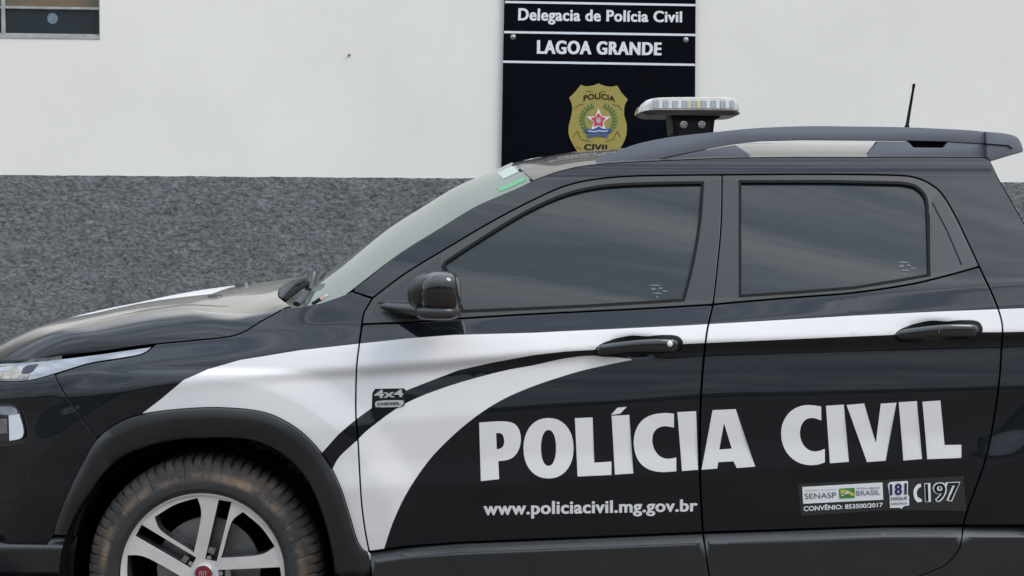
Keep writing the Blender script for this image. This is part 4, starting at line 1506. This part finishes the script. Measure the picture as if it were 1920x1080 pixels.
# ---- wheels
def wheel(cx):
    c = U(cx, 1078., D + .03)
    wh = empty('wheel', tuple(c), parent=truck)
    R, yb = .362, .0
    n = 576
    prof = [(.2575, .016), (.2585, .004), (.263, -.004), (.274, -.012), (.293, -.014), (.310, -.008), (.322, .0), (.331, .006), (.344, .012), (.356, .018), (.364, .028), (.369, .045), (.370, .075),
            (.370, .19), (.364, .215), (.352, .235), (.31, .25), (.26, .245), (.238, .22)]
    lug = {8: .003, 9: .006, 10: .008, 11: .008, 12: .008, 13: .008}
    rings = []
    for a in range(n):
        t = 2 * math.pi * a / n
        r = []
        ph = a % 8
        for k, (q, y) in enumerate(prof):
            gr = lug.get(k, 0) if ph in (0, 1) else 0
            if k in (5, 6) and ph == 0 and (a // 8) % 2 == 0:
                gr = .0025
            wob = .0012 * math.sin(a // 8 * 1.7 + k) if k in (7, 8, 9, 10) else 0
            qq = q - gr + wob
            r.append((qq * math.cos(t), y + gr * .6, qq * math.sin(t)))
        rings.append(r)
    V = [p for r in rings for p in r]; m = len(prof)
    fs = [(a * m + k, a * m + k + 1, ((a + 1) % n) * m + k + 1, ((a + 1) % n) * m + k) for a in range(n) for k in range(m - 1)]
    ty = mesh('tyre', V, fs, TYRE, wh, smooth=True, sharp=30)
    bm = bmesh.new(); bm.from_mesh(ty.data); bmesh.ops.recalc_face_normals(bm, faces=bm.faces); bm.to_mesh(ty.data); bm.free()
    ty.data.set_sharp_from_angle(angle=math.radians(30))
    ty.matrix_parent_inverse = Matrix.Identity(4)
    # alloy face: five double spokes
    RR = .2535
    U_ = RR / 145
    win108 = [(294, 974), (330, 950), (371, 939), (379, 963), (372, 1000), (362, 1040), (358, 1036), (335, 1021), (314, 1007), (300, 995)]
    base = [((x - 380) * U_, (1078 - y) * U_) for x, y in win108]
    slot72 = [(409, 942), (432, 946), (403, 1056), (382, 1052)]
    sbase = [((x - 380) * U_, (1078 - y) * U_) for x, y in slot72]
    rot = lambda p, d: [(x * math.cos(d) - y * math.sin(d), x * math.sin(d) + y * math.cos(d)) for x, y in p]
    outer = [(RR * math.cos(t), RR * math.sin(t)) for t in np.linspace(0, 2 * math.pi, 121)[:-1]]
    holes = []
    for k in range(5):
        d = k * 2 * math.pi / 5
        holes.append(rnd(rot(base, d), 2, 40)); holes.append(rot(sbase, d))
    # refine so that the spokes can dish inward
    g = []
    for rr in np.arange(.03, RR, .012):
        for t in np.linspace(0, 2 * math.pi, int(rr * 300) + 8)[:-1]:
            g.append((rr * math.cos(t), rr * math.sin(t)))
    pts = []; edges = []
    for poly in [outer] + holes:
        b = len(pts); pts += [Vector(p) * 1000 for p in poly]; edges += [(b + i, b + (i + 1) % len(poly)) for i in range(len(poly))]
    g = [p for p in g if math.hypot(*p) < RR - .004]
    pts += [Vector(p) * 1000 for p in g]
    rr_ = delaunay_2d_cdt(pts, edges, [], 0, 1e-4)
    V2 = np.array([(v.x, v.y) for v in rr_[0]]) / 1000; T = np.array([f for f in rr_[2] if len(f) == 3])
    ce = V2[T].mean(1); ok = inside(outer, ce)
    for h in holes:
        ok &= ~inside(h, ce)
    T = T[ok]
    a = np.cross(V2[T[:, 1]] - V2[T[:, 0]], V2[T[:, 2]] - V2[T[:, 0]])
    T = np.where((a < 0)[:, None], T[:, ::-1], T)
    rad = np.hypot(V2[:, 0], V2[:, 1])
    dish = lambda r: .004 + .020 * np.clip(1 - r / RR, 0, 1) ** 1.2 - .012 * np.exp(-((r - RR) / .012) ** 2) * 0
    y0 = dish(rad)
    nv = len(V2)
    verts = [(p[0], y, p[1]) for p, y in zip(V2, y0)]
    faces = [tuple(t) for t in T]; fm = [0] * len(faces)
    cnt = {}
    for t in T:
        for k in range(3):
            cnt[(t[k], t[(k + 1) % 3])] = 1
    bmap = {}
    for (p, q) in cnt:
        if (q, p) in cnt:
            continue
        for s in (p, q):
            if s not in bmap:
                bmap[s] = len(verts)
                x, z = V2[s]
                rs = rad[s]
                sc = 1.0
                verts.append((x * .985, y0[s] + .045, z * .985))
        faces.append((q, p, bmap[p], bmap[q])); fm.append(1)
    used = sorted({i for f in faces for i in f}); ren = {v: k for k, v in enumerate(used)}
    verts = [verts[i] for i in used]; faces = [tuple(ren[i] for i in f) for f in faces]
    rim = mesh('rim', verts, faces, [ALU, POCK], wh, fm, smooth=True, sharp=35)
    rim.matrix_parent_inverse = Matrix.Identity(4)
    def lathe(name, pr, m, seg=72, par=wh, caps=True):
        rings = [[(q * math.cos(t), y, q * math.sin(t)) for t in np.linspace(0, 2 * math.pi, seg + 1)[:-1]] for q, y in pr]
        o = loft(name, rings, m, par, caps=caps, smooth=40)
        o.matrix_parent_inverse = Matrix.Identity(4)
        return o
    lathe('rim_lip', [(.2505, .010), (.2515, -.002), (.2560, -.006), (.2590, .000), (.258, .02), (.250, .02)], ALU, 96, caps=False)
    lathe('rim_barrel', [(.252, .02), (.240, .06), (.230, .16), (.225, .22), (.0005, .22)], DARK, caps=False)
    lathe('brake_disc', [(.165, .085), (.165, .10), (.07, .10), (.068, .06), (.02, .06), (.02, .085)][:3] + [(.07, .085)], SILV)
    lathe('brake_hub', [(.075, .10), (.075, .055), (.03, .05), (.0005, .05)], POCK)
    for k in range(5):
        d = math.radians(72 * k + 72)
        x, z = .052 * math.cos(d), .052 * math.sin(d)
        bm = bmesh.new()
        bmesh.ops.create_cone(bm, cap_ends=True, segments=6, radius1=.0105, radius2=.008, depth=.022)
        bmesh.ops.rotate(bm, verts=bm.verts, matrix=Matrix.Rotation(math.pi / 2, 3, 'X'))
        bmesh.ops.translate(bm, verts=bm.verts, vec=(x, .030, z))
        o = bm_obj('lug_nut', bm, CHROME, wh); o.matrix_parent_inverse = Matrix.Identity(4)
        bm = bmesh.new()
        box_bm(bm, (-.011, .022, .066), (.011, .04, .083))
        bmesh.ops.rotate(bm, verts=bm.verts, matrix=Matrix.Rotation(-(d - math.pi / 2), 3, 'Y'))
        o = bm_obj('spoke_web', bm, SILV, wh); o.matrix_parent_inverse = Matrix.Identity(4)
    lathe('hub_cap', [(.030, .03), (.030, .012), (.028, .008), (.0262, .0095)], CHROME)
    lathe('hub_emblem', [(.0255, .012), (.0255, .0085), (.012, .0075), (.0004, .0073)], RED)
    bm = bmesh.new()
    for k, x in enumerate((-.0115, -.0055, .0005, .0075)):
        box_bm(bm, (x, .0055, -.004), (x + .0016, .008, .009))
        if k in (0, 3):
            box_bm(bm, (x - (.002 if k else 0), .0055, .0075), (x + .0045, .008, .009))
    o = bm_obj('hub_lettering', bm, PALE, wh); o.matrix_parent_inverse = Matrix.Identity(4)
    return wh


wheel(380.)
wheel(2204.)


# ---- dark inner body, wheel wells, far side and tail
def shell():
    u = np.arange(-90, 2745, 15.0); v = np.arange(150, 1176, 9.0)
    def top(x):
        return np.interp(x, [-240, 0, 160, 300, 430, 540, 600, 660, 747, 830, 893, 973, 1000, 1050, 1115, 1230, 1400, 1840, 1856, 1920, 1960, 2010, 2745],
                         [715, 694, 676, 656, 643, 585, 577, 557, 487, 436, 396, 362, 346, 328, 316, 309, 304, 303, 318, 432, 515, 535, 520])
    idx = {}; V = []; Fc = []
    def pt(i, j):
        if (i, j) not in idx:
            vv = max(v[j], top(u[i]))
            idx[(i, j)] = len(V)
            V.append(U(u[i], vv, D + float(hf(np.array([u[i]]), np.array([vv]))[0]) + .030))
        return idx[(i, j)]
    for i in range(len(u) - 1):
        for j in range(len(v) - 1):
            if v[j + 1] <= min(top(u[i]), top(u[i + 1])):
                continue
            uc, vc = (u[i] + u[i + 1]) / 2, (v[j] + v[j + 1]) / 2
            if any(math.hypot(uc - c, vc - 1078) < 262 for c in (380, 2204)):
                continue
            Fc.append((pt(i, j), pt(i + 1, j), pt(i + 1, j + 1), pt(i, j + 1)))
    V = np.array(V); n = len(V)
    far = mirror_y(V)
    mesh('inner_body', np.concatenate([V, far]), Fc + [tuple(k + n for k in f[::-1]) for f in Fc], DARK, truck)
    for c in (380, 2204):
        h = U(float(c), 1078., D + .1)
        rings = []
        for y, r in ((D + .028, .435), (D + .06, .43), (D + .36, .43)):
            rings.append([(h[0] + r * math.cos(a), y, h[2] + r * math.sin(a)) for a in np.linspace(-.25, math.pi + .25, 41)])
        bm = bmesh.new()
        vs = [[bm.verts.new(p) for p in r] for r in rings]
        for a, b in zip(vs[:-1], vs[1:]):
            for i in range(40):
                bm.faces.new((a[i], a[i + 1], b[i + 1], b[i]))
        bm.faces.new(vs[-1])
        bm_obj('wheel_well', bm, DARK, truck, smooth=60)
    x0, x1 = U(-230., 1000., D + .5)[0], U(2740., 900., D + .1)[0]
    boxes('underbody', [((x0 + .1, D + .12, .24), (x1, 2 * YC - D - .12, .30))], DARK, truck)
    # firewall, front face, tail and bed floor
    zt = float(U(2300., 520., D + .05)[2])
    boxes('tailgate', [((x1 - .04, D + .06, .45), (x1, 2 * YC - D - .06, zt))], PAINT, truck, .01)
    xc = float(U(1900., 418., D + .3)[0])
    boxes('bed_floor', [((xc, D + .07, zt - .12), (x1 - .05, 2 * YC - D - .07, zt - .08))], PLAST, truck)
    # rear screen between the C pillars
    a = edge3([(1857, 303), (1872, 334), (1896, 376), (1920, 418), (1955, 488), (1975, 512)], .0)
    cross(a, [np.full(len(a), .10)], np.full(len(a), .03), GLASSM, 'rear_window', truck)
    # front fascia spanning between the bumper corners
    A = HOOD_FRONT; m = len(A); rows = []
    for dx, fz in ((0, 0), (-.02, .03), (-.035, .12), (-.03, .3), (-.035, .5), (-.06, .56), (-.065, .85), (-.03, 1)):
        r = A.copy(); r[:, 0] += dx; r[:, 2] = A[:, 2] * (1 - fz) + .22 * fz
        rows.append(r)
    mesh('grille', np.concatenate(rows), [(k * m + i, k * m + i + 1, (k + 1) * m + i + 1, (k + 1) * m + i) for k in range(7) for i in range(m - 1)], PLAST, truck, smooth=True, sharp=40)

shell()
